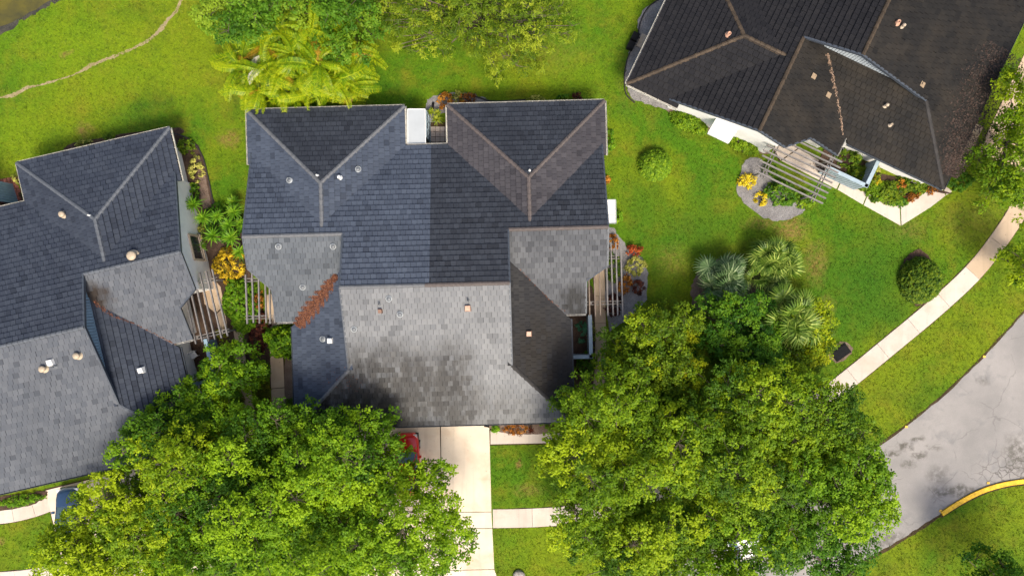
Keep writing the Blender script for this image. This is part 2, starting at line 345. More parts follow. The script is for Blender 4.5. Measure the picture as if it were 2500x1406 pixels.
M['cap_moss'] = plain('ridge_cap_mossy', (0.060, 0.042, 0.026), 0.8, 0.35, 2.0)
M['cap_soot'] = plain('ridge_cap_soot', (0.035, 0.032, 0.03), 0.8, 0.3, 2.0)
M['stucco'] = plain('stucco_white', (0.80, 0.79, 0.76), 0.85, 0.05, 1.5)
M['white'] = plain('white_paint', (0.66, 0.66, 0.64), 0.45, 0.04, 1.0, bmp=0.05)
M['white_metal'] = plain('white_sheet_metal', (0.36, 0.385, 0.395), 0.4, 0.05, 1.2, bmp=0.05)
M['gutter'] = plain('gutter_cream', (0.50, 0.48, 0.42), 0.5, 0.25, 3.0)
M['fascia'] = plain('fascia_slate', (0.05, 0.06, 0.075), 0.5, 0.15)
M['siding'] = plain('siding_blue', (0.22, 0.32, 0.40), 0.6, 0.12, 3.0)
M['siding_gap'] = plain('siding_backing', (0.035, 0.045, 0.055), 0.8)
M['siding_pale'] = plain('siding_pale', (0.30, 0.38, 0.43), 0.6, 0.12, 3.0)
M['timber'] = plain('weathered_timber', (0.20, 0.185, 0.175), 0.85, 0.25, 4.0)
M['timber_brown'] = plain('brown_timber', (0.20, 0.155, 0.12), 0.85, 0.25, 4.0)
M['glass'] = plain('dark_glass', (0.03, 0.035, 0.04), 0.08, 0.1, 2.0, bmp=0)
M['tan_frame'] = plain('tan_frame', (0.42, 0.34, 0.25), 0.6)
M['beige'] = plain('beige_metal', (0.42, 0.34, 0.24), 0.5, 0.12)
M['copper'] = plain('copper_metal', (0.42, 0.24, 0.16), 0.45, 0.2)
M['brown_metal'] = plain('brown_metal', (0.16, 0.08, 0.05), 0.5, 0.2)
M['dome'] = plain('vent_dome', (0.13, 0.14, 0.15), 0.3, 0.15)
M['black'] = plain('black_plastic', (0.010, 0.010, 0.011), 0.85, spec=0.15)
M['edging'] = plain('bed_edging', (0.02, 0.017, 0.016), 0.7)
M['yellow'] = plain('yellow_paint', (0.74, 0.43, 0.012), 0.6, 0.3, 4.0)
M['reflector'] = plain('amber_reflector', (0.75, 0.45, 0.06), 0.3)
M['paver'] = concrete_mat('patio_paver', (0.50, 0.42, 0.37), (0.35, 0.25, 0.2), 0.3)
M['brick'] = plain('red_paver', (0.22, 0.075, 0.05), 0.85, 0.4, 5.0)
M['pebble'] = plain('pebble', (0.42, 0.36, 0.31), 0.8, 0.4, 9.0)
M['stone'] = plain('pale_stone', (0.44, 0.40, 0.36), 0.9, 0.4, 9.0)
M['bark'] = plain('bark', (0.13, 0.10, 0.075), 0.9, 0.3, 5.0)
M['stalk'] = plain('plant_stalk', (0.12, 0.10, 0.04), 0.8, 0.3, 5.0)
def litter_mat(name, a, b_, c_):
    m, nt, b = new_mat(name); r = nt.nodes.new('ShaderNodeNewGeometry').outputs['Random Per Island']
    ramp = nt.nodes.new('ShaderNodeValToRGB'); nt.links.new(r, ramp.inputs[0]); e = ramp.color_ramp.elements
    e[0].color = rgba(a); e[1].color = rgba(c_); k = e.new(0.5); k.color = rgba(b_)
    nt.links.new(ramp.outputs[0], b.inputs['Base Color']); b.inputs['Roughness'].default_value = 0.8; return m
M['litter'] = litter_mat('fallen_leaf', (0.050, 0.017, 0.010), (0.125, 0.040, 0.018), (0.22, 0.085, 0.034))
M['litter_pale'] = litter_mat('fallen_leaf_pale', (0.12, 0.075, 0.045), (0.26, 0.17, 0.11), (0.40, 0.28, 0.20))
M['litter_dark'] = litter_mat('fallen_leaf_dark', (0.018, 0.012, 0.009), (0.036, 0.021, 0.015), (0.070, 0.040, 0.028))

LV = {}
LV['oak'] = leaf_mat('leaf_oak', (0.034, 0.100, 0.003), (0.105, 0.225, 0.003), (0.255, 0.400, 0.006))
LV['oak2'] = leaf_mat('leaf_oak_yellow', (0.042, 0.108, 0.003), (0.140, 0.245, 0.003), (0.330, 0.430, 0.006))
LV['deep'] = leaf_mat('leaf_deep', (0.018, 0.078, 0.003), (0.050, 0.150, 0.004), (0.150, 0.280, 0.008))
LV['gold'] = leaf_mat('leaf_gold', (0.060, 0.125, 0.003), (0.205, 0.300, 0.004), (0.460, 0.500, 0.008))
LV['lime'] = leaf_mat('leaf_lime', (0.060, 0.150, 0.004), (0.130, 0.280, 0.006), (0.240, 0.380, 0.012))
LV['round'] = leaf_mat('leaf_round', (0.035, 0.110, 0.006), (0.090, 0.210, 0.008), (0.230, 0.340, 0.020))
LV['willow'] = leaf_mat('leaf_willow', (0.055, 0.110, 0.004), (0.150, 0.230, 0.008), (0.320, 0.380, 0.020))
LV['bush'] = leaf_mat('leaf_bush', (0.030, 0.080, 0.004), (0.085, 0.160, 0.006), (0.190, 0.260, 0.010))
LV['hedge'] = leaf_mat('leaf_hedge', (0.070, 0.150, 0.004), (0.150, 0.270, 0.006), (0.270, 0.390, 0.012))
LV['yellow'] = leaf_mat('leaf_yellow_croton', (0.16, 0.15, 0.006), (0.55, 0.42, 0.012), (0.80, 0.66, 0.03))
LV['croton'] = leaf_mat('leaf_mixed_croton', (0.045, 0.06, 0.006), (0.40, 0.25, 0.010), (0.80, 0.58, 0.03))
LV['variegated'] = leaf_mat('leaf_variegated', (0.06, 0.11, 0.01), (0.26, 0.28, 0.04), (0.60, 0.56, 0.14))
LV['orange'] = leaf_mat('leaf_orange_croton', (0.12, 0.04, 0.008), (0.42, 0.15, 0.016), (0.72, 0.38, 0.05))
LV['red'] = leaf_mat('leaf_red_croton', (0.09, 0.012, 0.008), (0.30, 0.035, 0.014), (0.52, 0.13, 0.03))
LV['maroon'] = leaf_mat('leaf_maroon', (0.022, 0.008, 0.007), (0.075, 0.020, 0.014), (0.20, 0.06, 0.03))
LV['palm'] = leaf_mat('leaf_palm', (0.060, 0.150, 0.004), (0.200, 0.320, 0.006), (0.460, 0.500, 0.012), 0.3, 0.4)
LV['palm_old'] = leaf_mat('leaf_palm_old', (0.16, 0.13, 0.01), (0.36, 0.25, 0.018), (0.50, 0.27, 0.03), 0.25, 0.4)
LV['palm_dry'] = leaf_mat('leaf_palm_dry', (0.38, 0.35, 0.26), (0.55, 0.52, 0.42), (0.70, 0.66, 0.55), 0.15, 0.5)
LV['fan_blue'] = leaf_mat('leaf_fan_blue', (0.035, 0.080, 0.022), (0.100, 0.170, 0.060), (0.260, 0.330, 0.160), 0.2, 0.4)
LV['fan'] = leaf_mat('leaf_fan', (0.045, 0.100, 0.008), (0.130, 0.215, 0.024), (0.330, 0.410, 0.080), 0.2, 0.4)
LV['spiky'] = leaf_mat('leaf_spiky', (0.050, 0.140, 0.006), (0.120, 0.270, 0.012), (0.270, 0.400, 0.030), 0.2, 0.4)
LV['spiky_y'] = leaf_mat('leaf_spiky_yellow', (0.10, 0.16, 0.010), (0.22, 0.28, 0.02), (0.42, 0.42, 0.05), 0.2, 0.4)
LV['hosta'] = leaf_mat('leaf_hosta', (0.02, 0.09, 0.05), (0.04, 0.16, 0.08), (0.12, 0.28, 0.14), 0.2, 0.3)
LV['ground'] = leaf_mat('leaf_ground_cover', (0.06, 0.08, 0.006), (0.15, 0.16, 0.010), (0.30, 0.27, 0.02))

# ------------------------------------------------------------------ setting: ground, lake, road, walks
def sheet(name, poly, z, mat, kind='structure', parent=None):
    V = [(p[0], p[1], z) for p in poly]; n = len(V)
    A = sum(V[i][0] * V[(i + 1) % n][1] - V[(i + 1) % n][0] * V[i][1] for i in range(n))
    if A < 0: V = V[::-1]
    o = link(name, mesh(name, V, [tuple(range(n))], mat), parent)
    if kind: o['kind'] = kind
    return o
def strip_sheet(name, LR, z, mat):
    _, L, R = LR; n = len(L); V = [(*p[:2], z) for p in GP(L)] + [(*p[:2], z) for p in GP(R)]
    o = link(name, mesh(name, V, [(i, n + i, n + i + 1, i + 1) for i in range(n - 1)], mat)); o['kind'] = 'structure'; return o
NOGRASS = []       # pixel polygons where no turf grows
sheet('lawn', [(-160, -160), (160, -160), (160, 160), (-160, 160)], 0.0, M['lawn'])

lake = smooth_poly([(-900, 420), (-300, 190), (-60, 92), (30, 52), (85, 26), (140, -12), (260, -90), (600, -500), (-900, -500)], 5, 3, 3)
bank = smooth_poly([(-900, 440), (-300, 212), (-60, 112), (20, 72), (70, 45), (110, 22), (160, -8), (280, -80), (640, -480), (-900, -480)], 6, 6, 5)
sheet('lake_bank', GP(bank), 0.006, M['bank']); sheet('lake_water', GP(lake), 0.012, M['water']); NOGRASS.append(bank)

def strip(center, w, sub=5, jit=0.0, seed=0):
    c = smooth_poly(center, sub, 0, seed, closed=False); rng = random.Random(seed); L, R = [], []
    for i, p in enumerate(c):
        a = c[max(i - 1, 0)]; b = c[min(i + 1, len(c) - 1)]; d = math.hypot(b[0] - a[0], b[1] - a[1]) or 1
        nx, ny = -(b[1] - a[1]) / d, (b[0] - a[0]) / d
        ww = (w(i / (len(c) - 1)) if callable(w) else w) / 2
        l_, r_ = ww + rng.uniform(-jit, jit), ww + rng.uniform(-jit, jit)
        L.append((p[0] + nx * l_, p[1] + ny * l_)); R.append((p[0] - nx * r_, p[1] - ny * r_))
    return L + R[::-1], L, R
# worn dirt track across the back lawn (broken into stretches where turf has grown over)
rdp = random.Random(4)
for k in range(3):
    tr_ = [(441, -6), (432, 22), (410, 48), (392, 72), (370, 92), (344, 108), (310, 124), (276, 137), (252, 148), (225, 160), (190, 178), (150, 193), (110, 206), (70, 216), (30, 232), (-12, 242)]
    wf = [(lambda t: 2.5 + 9 * max(0, 1 - abs(t - .19) / .10) + 4 * max(0, 1 - abs(t - .56) / .13) + 6 * max(0, 1 - abs(t - .93) / .06)), (lambda t: 7 * max(0, math.sin(t * 23)) ** 2 + .6), (lambda t: 5 * max(0, math.sin(t * 41 + 1)) + .5)][k]
    LR = strip([(x + (k - 1) * 3 * (k > 0), y + (k > 0) * rdp.uniform(-4, 4)) for x, y in tr_], wf, 9, 1.6, 40 + k)
    strip_sheet('dirt_path', LR, 0.004 + .002 * k, M['worn'])
    if k == 0: NOGRASS.append(strip(tr_, lambda t: wf(t) * .55, 6, .5, 1)[0])

UP = [(2560, 690), (2500, 762), (2400, 872), (2300, 968), (2185, 1060), (2020, 1172), (1820, 1285), (1600, 1382), (1400, 1432), (1180, 1455), (700, 1490), (-200, 1560)]
DN = [(-200, 1820), (700, 1720), (1300, 1660), (1700, 1560), (1950, 1450), (2120, 1364), (2230, 1298), (2302, 1250), (2400, 1195), (2500, 1168), (2640, 1150), (2800, 1130), (2800, 560)]
road_poly = smooth_poly(UP, 5, 1.2, 7, closed=False) + smooth_poly(DN, 5, 1.2, 8, closed=False)
sheet('road', GP(road_poly), 0.008, M['road']); NOGRASS.append(road_poly)
edge_u, _, _ = strip([(2500, 760), (2400, 870), (2300, 966), (2185, 1058), (2020, 1166)], 5, 8, 1.6, 3)
sheet('road_edge_soil', GP(edge_u), 0.012, M['soil']); edge_l, _, _ = strip([(2060, 1398), (2120, 1366), (2230, 1300), (2300, 1254)], 7, 8, 2.0, 4)
sheet('road_edge_soil', GP(edge_l), 0.012, M['soil'])

def slab(name, poly, z0, z1, mat, parent, gap=0.007):
    c = sum((Vector((p[0], p[1])) for p in poly), Vector((0, 0))) / len(poly)
    P = []
    for p in poly:
        v = Vector((p[0], p[1])); d = (c - v); P.append(v + d.normalized() * gap * 1.4)
    Q = [p + (c - p).normalized() * 0.012 for p in P]; n = len(P)
    A = sum(P[i][0] * P[(i + 1) % n][1] - P[(i + 1) % n][0] * P[i][1] for i in range(n))
    if A < 0: P = P[::-1]; Q = Q[::-1]
    V = [(p.x, p.y, z0) for p in P] + [(p.x, p.y, z1 - 0.01) for p in P] + [(p.x, p.y, z1) for p in Q]
    F = [tuple(range(2 * n, 3 * n))] + [(k * n + i, k * n + (i + 1) % n, (k + 1) * n + (i + 1) % n, (k + 1) * n + i) for k in (0, 1) for i in range(n)]
    return link(name, mesh(name, V, F, mat), parent)

def paved(name, center, w, step, mat, seed=0, top=0.045, tan_range=None):
    """a walk of separate cast slabs on a soil base"""
    base, _, _ = strip(center, (w + 3) if not callable(w) else (lambda t: w(t) + 3), 6, 1.3, seed)
    root = sheet(name, GP(base), 0.006 + 0.001 * (seed % 4), M['soil']); NOGRASS.append(base)
    c = smooth_poly(center, 12, 0, 0, closed=False); cum = [0]
    for a, b in zip(c, c[1:]): cum.append(cum[-1] + math.hypot(b[0] - a[0], b[1] - a[1]))
    n = max(1, round(cum[-1] / step))
    def at(s):
        for i in range(len(cum) - 1):
            if cum[i + 1] >= s - 1e-6:
                t = (s - cum[i]) / max(cum[i + 1] - cum[i], 1e-6); a, b = c[i], c[i + 1]; d = math.hypot(b[0] - a[0], b[1] - a[1]) or 1
                return (a[0] + (b[0] - a[0]) * t, a[1] + (b[1] - a[1]) * t), (-(b[1] - a[1]) / d, (b[0] - a[0]) / d)
    for k in range(n):
        pl, pr = [], []
        for j in range(4):
            s = cum[-1] * (k + j / 3) / n; q, nn = at(s); ww = (w(s / cum[-1]) if callable(w) else w) / 2
            pl.append((q[0] + nn[0] * ww, q[1] + nn[1] * ww)); pr.append((q[0] - nn[0] * ww, q[1] - nn[1] * ww))
        mm = M['walk_tan'] if tan_range and tan_range[0] <= (k + .5) / n <= tan_range[1] else mat
        slab('concrete_slab', GP(pl + pr[::-1]), 0.0, top, mm, root)
    return root
def poly_slabs(name, polys, mat, seed=0, top=0.045):
    allp = [p for pl in polys for p in pl]
    root = None
    for i, pl in enumerate(polys):
        cx = sum(p[0] for p in pl) / len(pl); cy = sum(p[1] for p in pl) / len(pl)
        big = [(cx + (p[0] - cx) * 1.0 + (3 if p[0] > cx else -3), cy + (p[1] - cy) * 1.0 + (3 if p[1] > cy else -3)) for p in pl]
        NOGRASS.append(big)
        if root is None: root = sheet(name, GP(big), 0.0065 + 0.001 * (seed % 5), M['soil'])
        slab('concrete_slab', GP(pl), 0.0, top, mat, root)
    return root
paved('sidewalk', [(2520, 420), (2492, 500), (2450, 570), (2380, 660), (2290, 745), (2170, 845), (2050, 942), (1930, 1030), (1760, 1130), (1580, 1208), (1430, 1250), (1320, 1262), (1203, 1265)], 46, 98, M['walk'], 1, tan_range=(0.0, 0.17))
poly_slabs('driveway', [[(866, 1020), (1074, 1020), (1077, 1249), (866, 1252)], [(1076, 1020), (1194, 1020), (1200, 1248), (1079, 1249)],
                        [(866, 1253), (1077, 1250), (1078, 1289), (866, 1292)], [(1079, 1250), (1200, 1249), (1202, 1288), (1079, 1289)],
                        [(864, 1293), (1077, 1290), (1079, 1391), (858, 1392)], [(1079, 1290), (1202, 1289), (1207, 1388), (1080, 1391)],
                        [(850, 1393), (1079, 1392), (1079, 1440), (830, 1460)], [(1081, 1392), (1207, 1389), (1222, 1430), (1081, 1440)]], M['drive'], 2, 0.05)
poly_slabs('front_walk', [[(1197, 1050), (1366, 1048), (1377, 1080), (1197, 1084)], [(1368, 1048), (1410, 1010), (1420, 1030), (1398, 1072), (1379, 1080)]], M['walk'], 3)
paved('side_walk', [(1462, 655), (1465, 760), (1466, 845), (1463, 930), (1450, 1000), (1410, 1036)], 27, 62, M['walk_tan'], 5)
poly_slabs('side_walk', [[(660, 868), (691, 862), (695, 945), (662, 948)], [(662, 949), (695, 946), (696, 1000), (665, 1012)], [(666, 1013), (697, 1001), (722, 1013), (722, 1046), (700, 1040)],
                         [(701, 1041), (722, 1047), (768, 1047), (766, 1062), (740, 1066)], [(650, 720), (672, 716), (690, 860), (660, 866)]], M['walk_tan'], 6)
paved('side_walk', [(560, 720), (575, 800), (590, 900), (606, 985), (622, 1040), (650, 1090)], 28, 60, M['walk_tan'], 7)
poly_slabs('driveway', [[(112, 1196), (300, 1150), (352, 1378), (165, 1424)], [(302, 1150), (500, 1102), (554, 1328), (354, 1377)], [(166, 1426), (353, 1380), (362, 1420), (176, 1466)], [(355, 1379), (555, 1330), (564, 1372), (364, 1419)]], M['drive'], 8, 0.05)
paved('front_walk', [(-20, 1258), (30, 1252), (80, 1240), (130, 1222)], 44, 52, M['walk'], 9)
paved('front_walk', [(-60, 1420), (60, 1412), (180, 1392)], 44, 52, M['walk'], 10)
poly_slabs('front_walk', [[(1862, 318), (1905, 300), (1948, 362), (1905, 392)], [(1907, 393), (1949, 364), (2060, 424), (2042, 462)], [(2044, 463), (2062, 425), (2122, 460), (2106, 500)], [(2108, 501), (2124, 461), (2196, 502), (2198, 551)], [(2200, 551), (2198, 502), (2250, 472), (2296, 452), (2308, 478), (2272, 506)], [(2310, 477), (2298, 451), (2316, 460), (2324, 468)]], M['walk'], 11)
poly_slabs('driveway', [[(2520, 90), (2640, 130), (2500, 420), (2388, 372)], [(2376, 300), (2400, 310), (2352, 408), (2330, 396)], [(2522, 86), (2640, 126), (2760, -150), (2640, -200)]], M['walk_tan'], 12)

poly_slabs('front_walk', [[(492, 690), (520, 678), (540, 700), (548, 745), (528, 765), (500, 742)], [(529, 767), (549, 747), (556, 800), (540, 822)]], M['walk_tan'], 13, 0.085)
# yellow kerb and amber road studs
_, L_, R_ = strip([(2298, 1253), (2340, 1226), (2385, 1202), (2430, 1186), (2480, 1176), (2560, 1168)], 11, 6, 0, 0)
kroot = empty('kerb', G(2400, 1200)); tag(kroot, 'yellow painted kerb curving along the road edge', 'kerb')
for k in range(0, len(L_) - 1, 2):
    kb = MB(); e_ = min(k + 2, len(L_) - 1); pl = L_[k:e_ + 1] + R_[k:e_ + 1][::-1]; cxx = sum(p[0] for p in pl) / len(pl); cyy = sum(p[1] for p in pl) / len(pl)
    kb.prism([p - kroot.location for p in GP([(cxx + (x - cxx) * .99, cyy + (y - cyy) * .99) for x, y in pl])], 0.0, 0.13); kb.build('kerb_block', M['yellow'], kroot)
_, L2, R2 = strip([(2298, 1262), (2340, 1236), (2385, 1212), (2430, 1195), (2480, 1185), (2560, 1176)], 4, 6, 0.8, 0)
sheet('kerb_soil', GP(L2 + R2[::-1]), 0.010, M['soil'])
for (x, y, w_) in [(2402, 870, 'upper road edge beside open lawn, the right one'), (2212, 1041, 'upper road edge beside the leafy trees'), (2412, 1178, 'road beside the middle of the yellow kerb'), (2296, 1246, 'road at the tip of the yellow kerb')]:
    g = G(x, y); mb = MB().prism([(g.x - .11, g.y - .08), (g.x + .11, g.y - .08), (g.x + .08, g.y + .08), (g.x - .08, g.y + .08)], 0.008, 0.05)
    tag(mb.build('road_stud', M['reflector']), 'small amber reflector on the ' + w_, 'reflector', 'amber road studs')

# planting beds
BEDS = [('mulch_bed', [(1050, 240), (1085, 228), (1150, 228), (1180, 240), (1220, 252), (1300, 250), (1420, 244), (1430, 262), (1090, 275), (1092, 318), (1046, 318), (1040, 262)], 'mulch_grey', 3),
        ('mulch_bed', [(420, 322), (450, 335), (478, 350), (496, 380), (508, 430), (522, 490), (545, 520), (600, 560), (606, 640), (640, 790), (660, 860), (650, 900), (600, 960), (560, 850), (520, 700), (480, 620), (455, 480), (430, 400)], 'mulch_dark', 2),
        ('gravel_strip', [(478, 378), (490, 388), (503, 440), (516, 500), (524, 512), (500, 512), (488, 470), (484, 420)], 'mulch_brown', 1),
        ('mulch_bed', [(180, 350), (420, 312), (420, 335), (190, 372)], 'mulch_dark', 2),
        ('mulch_bed', [(1486, 560), (1506, 568), (1530, 600), (1555, 615), (1575, 650), (1582, 690), (1575, 735), (1545, 770), (1512, 790), (1485, 800), (1478, 680)], 'mulch_grey', 3),
        ('mulch_bed', [(1404, 770), (1446, 700), (1452, 860), (1448, 960), (1404, 940)], 'mulch_dark', 2),
        ('mulch_bed', [(1800, 460), (1815, 400), (1850, 385), (1900, 450), (1960, 500), (1950, 525), (1905, 540), (1850, 525), (1812, 490)], 'mulch_grey', 3),
        ('mulch_bed', [(1640, 262), (1860, 330), (1880, 372), (1815, 372), (1790, 350), (1700, 315), (1645, 290)], 'mulch_brown', 3),
        ('mulch_bed', [(1560, 40), (1600, 2), (1650, -40), (1640, 60), (1560, 200), (1640, 245), (1644, 268), (1590, 258), (1545, 240), (1526, 200), (1530, 150), (1540, 120), (1556, 90)], 'mulch_grey', 3),
        ('mulch_bed', [(1688, 705), (1700, 670), (1740, 640), (1800, 628), (1860, 650), (1900, 700), (1920, 760), (1880, 810), (1780, 790), (1700, 755)], 'mulch_brown', 4),
        ('mulch_bed', [(2204, 640), (2224, 618), (2256, 614), (2300, 680), (2280, 738), (2236, 746), (2208, 716), (2196, 676)], 'mulch_dark', 2),
        ('mulch_bed', [(2050, 400), (2320, 470), (2250, 470), (2196, 500), (2060, 424)], 'mulch_dark', 2),
        ('mulch_bed', [(1197, 1036), (1380, 1030), (1370, 1048), (1300, 1060), (1230, 1056), (1197, 1046)], 'mulch_brown', 1),
        ('mulch_bed', [(-20, 1216), (60, 1205), (112, 1196), (110, 1216), (60, 1236), (-20, 1246)], 'mulch_dark', 2),
        ('mulch_bed', [(436, 640), (500, 640), (548, 690), (566, 780), (572, 850), (540, 905), (480, 900), (450, 840), (430, 740)], 'mulch_dark', 2),
        ('mulch_bed', [(697, 880), (720, 880), (722, 1010), (698, 1000)], 'mulch_brown', 1)]
for i, (nm, pl, mt, jit) in enumerate(BEDS):
    sp = smooth_poly(pl, 6, jit, 60 + i); NOGRASS.append(sp)
    sheet(nm, GP(sp), 0.014 + 0.003 * i, M[mt])
for pts, w in [([(1094, 236), (1130, 232), (1165, 238), (1200, 248), (1250, 247), (1290, 244)], 3.2), ([(424, 326), (468, 343), (494, 380), (508, 430), (524, 508)], 3.0),
               ([(1608, 0), (1582, 20), (1565, 50), (1558, 85), (1564, 102), (1552, 112)], 2.6), ([(1542, 120), (1530, 150), (1524, 190), (1528, 230), (1550, 252)], 2.6)]:
    _, L3, R3 = strip(pts, w, 6, 0.2, 1); mb = MB()
    for k in range(len(L3) - 1): mb.prism(GP([L3[k], L3[k + 1], R3[k + 1], R3[k]]), 0.0, 0.10)
    o = mb.build('bed_edging', M['edging']); o['kind'] = 'structure'

# ------------------------------------------------------------------ houses (one duplex plan, three settings)
mP, ZE = 0.33, 2.7
d_out, d_in, yN, yE, w_out, yW, xs, xr = 12.38, 1.49, 12.43, 9.68, 12.12, 3.54, 9.62, 5.49
c1y, c2x, c2y, c3y = 1.42, 10.69, 0.0, -2.24
hD = (d_out - d_in) / 2; mid = (d_out + d_in) / 2; tS = xs - xr; ZW = ZE + mP * (yE - yW); vb = 2 * yW - yE; vt = vb + tS
def roof_z(x, y):
    x = abs(x); zN = ZE + mP * (yE - y); zS = ZE + mP * (yE + y)
    if x < xr: z = min(zN, zS)
    else:
        z = -9
        if x < w_out + .3: z = min(zN, ZW - mP * (yW - y))
        if x < xs + .3: z = max(z, min(ZE + mP * (xs - x), zS))
    if y > yE - hD - .5: z = max(z, min(ZE + mP * (d_out - x), ZE + mP * (x - d_in), ZE + mP * (yN - y)) if x > d_in - .2 else -9)
    return z
EX, TW = 0.375, 0.37     # tile exposure and width

def clip_rect(poly, u0, u1, v0, v1):
    for ax, lim, sg in ((0, u0, 1), (0, u1, -1), (1, v0, 1), (1, v1, -1)):
        out = []; n = len(poly)
        for i in range(n):
            a, b = poly[i], poly[(i + 1) % n]; da, db = (a[ax] - lim) * sg, (b[ax] - lim) * sg
            if da >= 0: out.append(a)
            if (da >= 0) != (db >= 0):
                t = da / (da - db); out.append((a[0] + (b[0] - a[0]) * t, a[1] + (b[1] - a[1]) * t))
        poly = out
        if len(poly) < 3: return None
    return poly
def area2(P): return abs(sum(P[i][0] * P[(i + 1) % len(P)][1] - P[(i + 1) % len(P)][0] * P[i][1] for i in range(len(P)))) / 2

class House:
    def __init__(s, name, label, cx, cy, deg, sc, cap):
        s.th = math.radians(deg); s.sc = sc; s.cx, s.cy = cx, cy
        s.root = empty(name, (cx, cy, 0), s.th); tag(s.root, label, 'house'); s.root.scale = (sc, sc, 1)
        s.cand = []; s.cap = cap; s.capmesh = {}
    def world(s, p):
        c, n = math.cos(s.th), math.sin(s.th); x, y = p[0] * s.sc, p[1] * s.sc
        return Vector((s.cx + c * x - n * y, s.cy + n * x + c * y, p[2]))
    def local(s, w):
        c, n = math.cos(-s.th), math.sin(-s.th); x, y = w[0] - s.cx, w[1] - s.cy
        return ((c * x - n * y) / s.sc, (n * x + c * y) / s.sc)
    def on_roof(s, px, py):
        z = 4.0
        for _ in range(12):
            l = s.local(G(px, py, z)); z = 0.5 * z + 0.5 * roof_z(*l)
        e = 0.02; x, y = l
        gx = (roof_z(x + e, y) - roof_z(x - e, y)) / (2 * e); gy = (roof_z(x, y + e) - roof_z(x, y - e)) / (2 * e)
        nrm = Vector((-max(-.4, min(.4, gx)), -max(-.4, min(.4, gy)), 1)).normalized()
        return Vector((x, y, z)), nrm
    def slope(s, poly, down, mat):
        """poly: local xy outline; down: unit downhill direction; lays courses of tiles on a deck"""
        dx, dy = down
        P = [Vector((x, y, 0)) for x, y in poly]
        k = 1 / math.sqrt(1 + mP * mP)
        eu = Vector((-dy, dx, 0)); ev = Vector((-dx * k, -dy * k, mP * k)); nn = eu.cross(ev)
        if nn.z < 0: eu = -eu; nn = eu.cross(ev)
        vmin = min(-(p.x * dx + p.y * dy) for p in P); z0 = None
        # eave reference: the lowest corner of the slope lies on its own plane
        low = min(P, key=lambda p: -(p.x * dx + p.y * dy))
        zl = s.plane_z(low, down)
        org = Vector((low.x, low.y, zl))
        UV = []
        for p in P:
            z = zl + mP * (-(p.x * dx + p.y * dy) - vmin); q = Vector((p.x, p.y, z)) - org; UV.append((q.dot(eu), q.dot(ev)))
        # deck slab
        W3 = [org + eu * u + ev * v for u, v in UV]; mb = MB()
        n = len(W3); A = sum(W3[i].x * W3[(i + 1) % n].y - W3[(i + 1) % n].x * W3[i].y for i in range(n))
        if A < 0: W3 = W3[::-1]
        V = [(p.x, p.y, p.z - 0.16) for p in W3] + [(p.x, p.y, p.z) for p in W3]
        mb.add(V, [tuple(range(n))[::-1], tuple(range(n, 2 * n))] + [(i, (i + 1) % n, n + (i + 1) % n, n + i) for i in range(n)])
        deck = mb.build('roof_slope', M['deck'], s.root)
        us = [u for u, v in UV]; vs = [v for u, v in UV]
        rest = MB(); full = TW * EX * 0.985; row = 0; v = min(vs)
        rg = random.Random(int(abs(org.x * 31 + org.y * 17)) + len(poly)); gap = 0.009
        fm = MB()
        h0, h1 = 0.100, 0.018
        fm.add([(-TW / 2 + gap, 0, h0), (TW / 2 - gap, 0, h0), (TW / 2 - gap, EX, h1), (-TW / 2 + gap, EX, h1), (-TW / 2 + gap, 0, 0.002), (TW / 2 - gap, 0, 0.002)],
               [(0, 1, 2, 3), (4, 5, 1, 0), (5, 2, 1), (4, 0, 3)])
        tmesh = fm.mesh('roof_tile', mat)
        items = []
        while v < max(vs):
            off = (row % 2) * TW / 2; u = math.floor(min(us) / TW) * TW - TW + off
            while u < max(us):
                pc = clip_rect(UV, u, u + TW, v, v + EX)
                if pc:
                    a = area2(pc)
                    if a > 0.004:
                        dh = rg.uniform(-0.006, 0.008)
                        if a > full:
                            items.append((u + TW / 2, v, dh, rg.gauss(0, .028), rg.gauss(0, .016)))
                        else:
                            cu = sum(p[0] for p in pc) / len(pc); cv = sum(p[1] for p in pc) / len(pc)
                            pc = [(cu + (a_ - cu) * 0.965, cv + (b_ - cv) * 0.99) for a_, b_ in pc]
                            s.add_clip(rest, org, eu, ev, nn, pc, v, h0, h1, dh)
                u += TW
            row += 1; v += EX
        s.cand.append((deck, org, eu, ev, nn, tmesh, items, rest, mat, h0, h1, gap))
        return deck
    def add_clip(s, mb, org, eu, ev, nn, pc, v, h0, h1, dh):
        n = len(pc); A = sum(pc[i][0] * pc[(i + 1) % n][1] - pc[(i + 1) % n][0] * pc[i][1] for i in range(n))
        if A < 0: pc = pc[::-1]
        top = [org + eu * a + ev * b + nn * (h0 + (h1 - h0) * (b - v) / EX + dh) for a, b in pc]
        bot = [org + eu * a + ev * b + nn * 0.002 for a, b in pc]
        mb.add(top + bot, [tuple(range(n))] + [(i, n + i, n + (i + 1) % n, (i + 1) % n) for i in range(n)])
    def plane_z(s, p, down):
        dx, dy = down
        return s._pz(p)
    def tiles(s, nmax=300):
        """the tiles that show largest become pieces of their own, the rest of each slope one joined part"""
        allc = []
        for ci, c in enumerate(s.cand):
            deck, org, eu, ev, nn = c[:5]
            for ii, (u, v, dh, ro, pi_) in enumerate(c[6]):
                w = s.world(org + eu * u + ev * (v + EX / 2)); k = CAM_H / (CAM_H - w.z) / PXM
                px, py = 1250 + w.x * k, 703 - w.y * k
                if 12 < px < 2488 and 12 < py < 1394:
                    wn_ = Vector((math.cos(s.th) * nn.x - math.sin(s.th) * nn.y, math.sin(s.th) * nn.x + math.cos(s.th) * nn.y, nn.z))
                    vd = (Vector((0, 0, CAM_H)) - w); allc.append((wn_.dot(vd.normalized()) / vd.length_squared, ci, ii))
        allc.sort(reverse=True); pick = {(a, b) for _, a, b in allc[:nmax]}
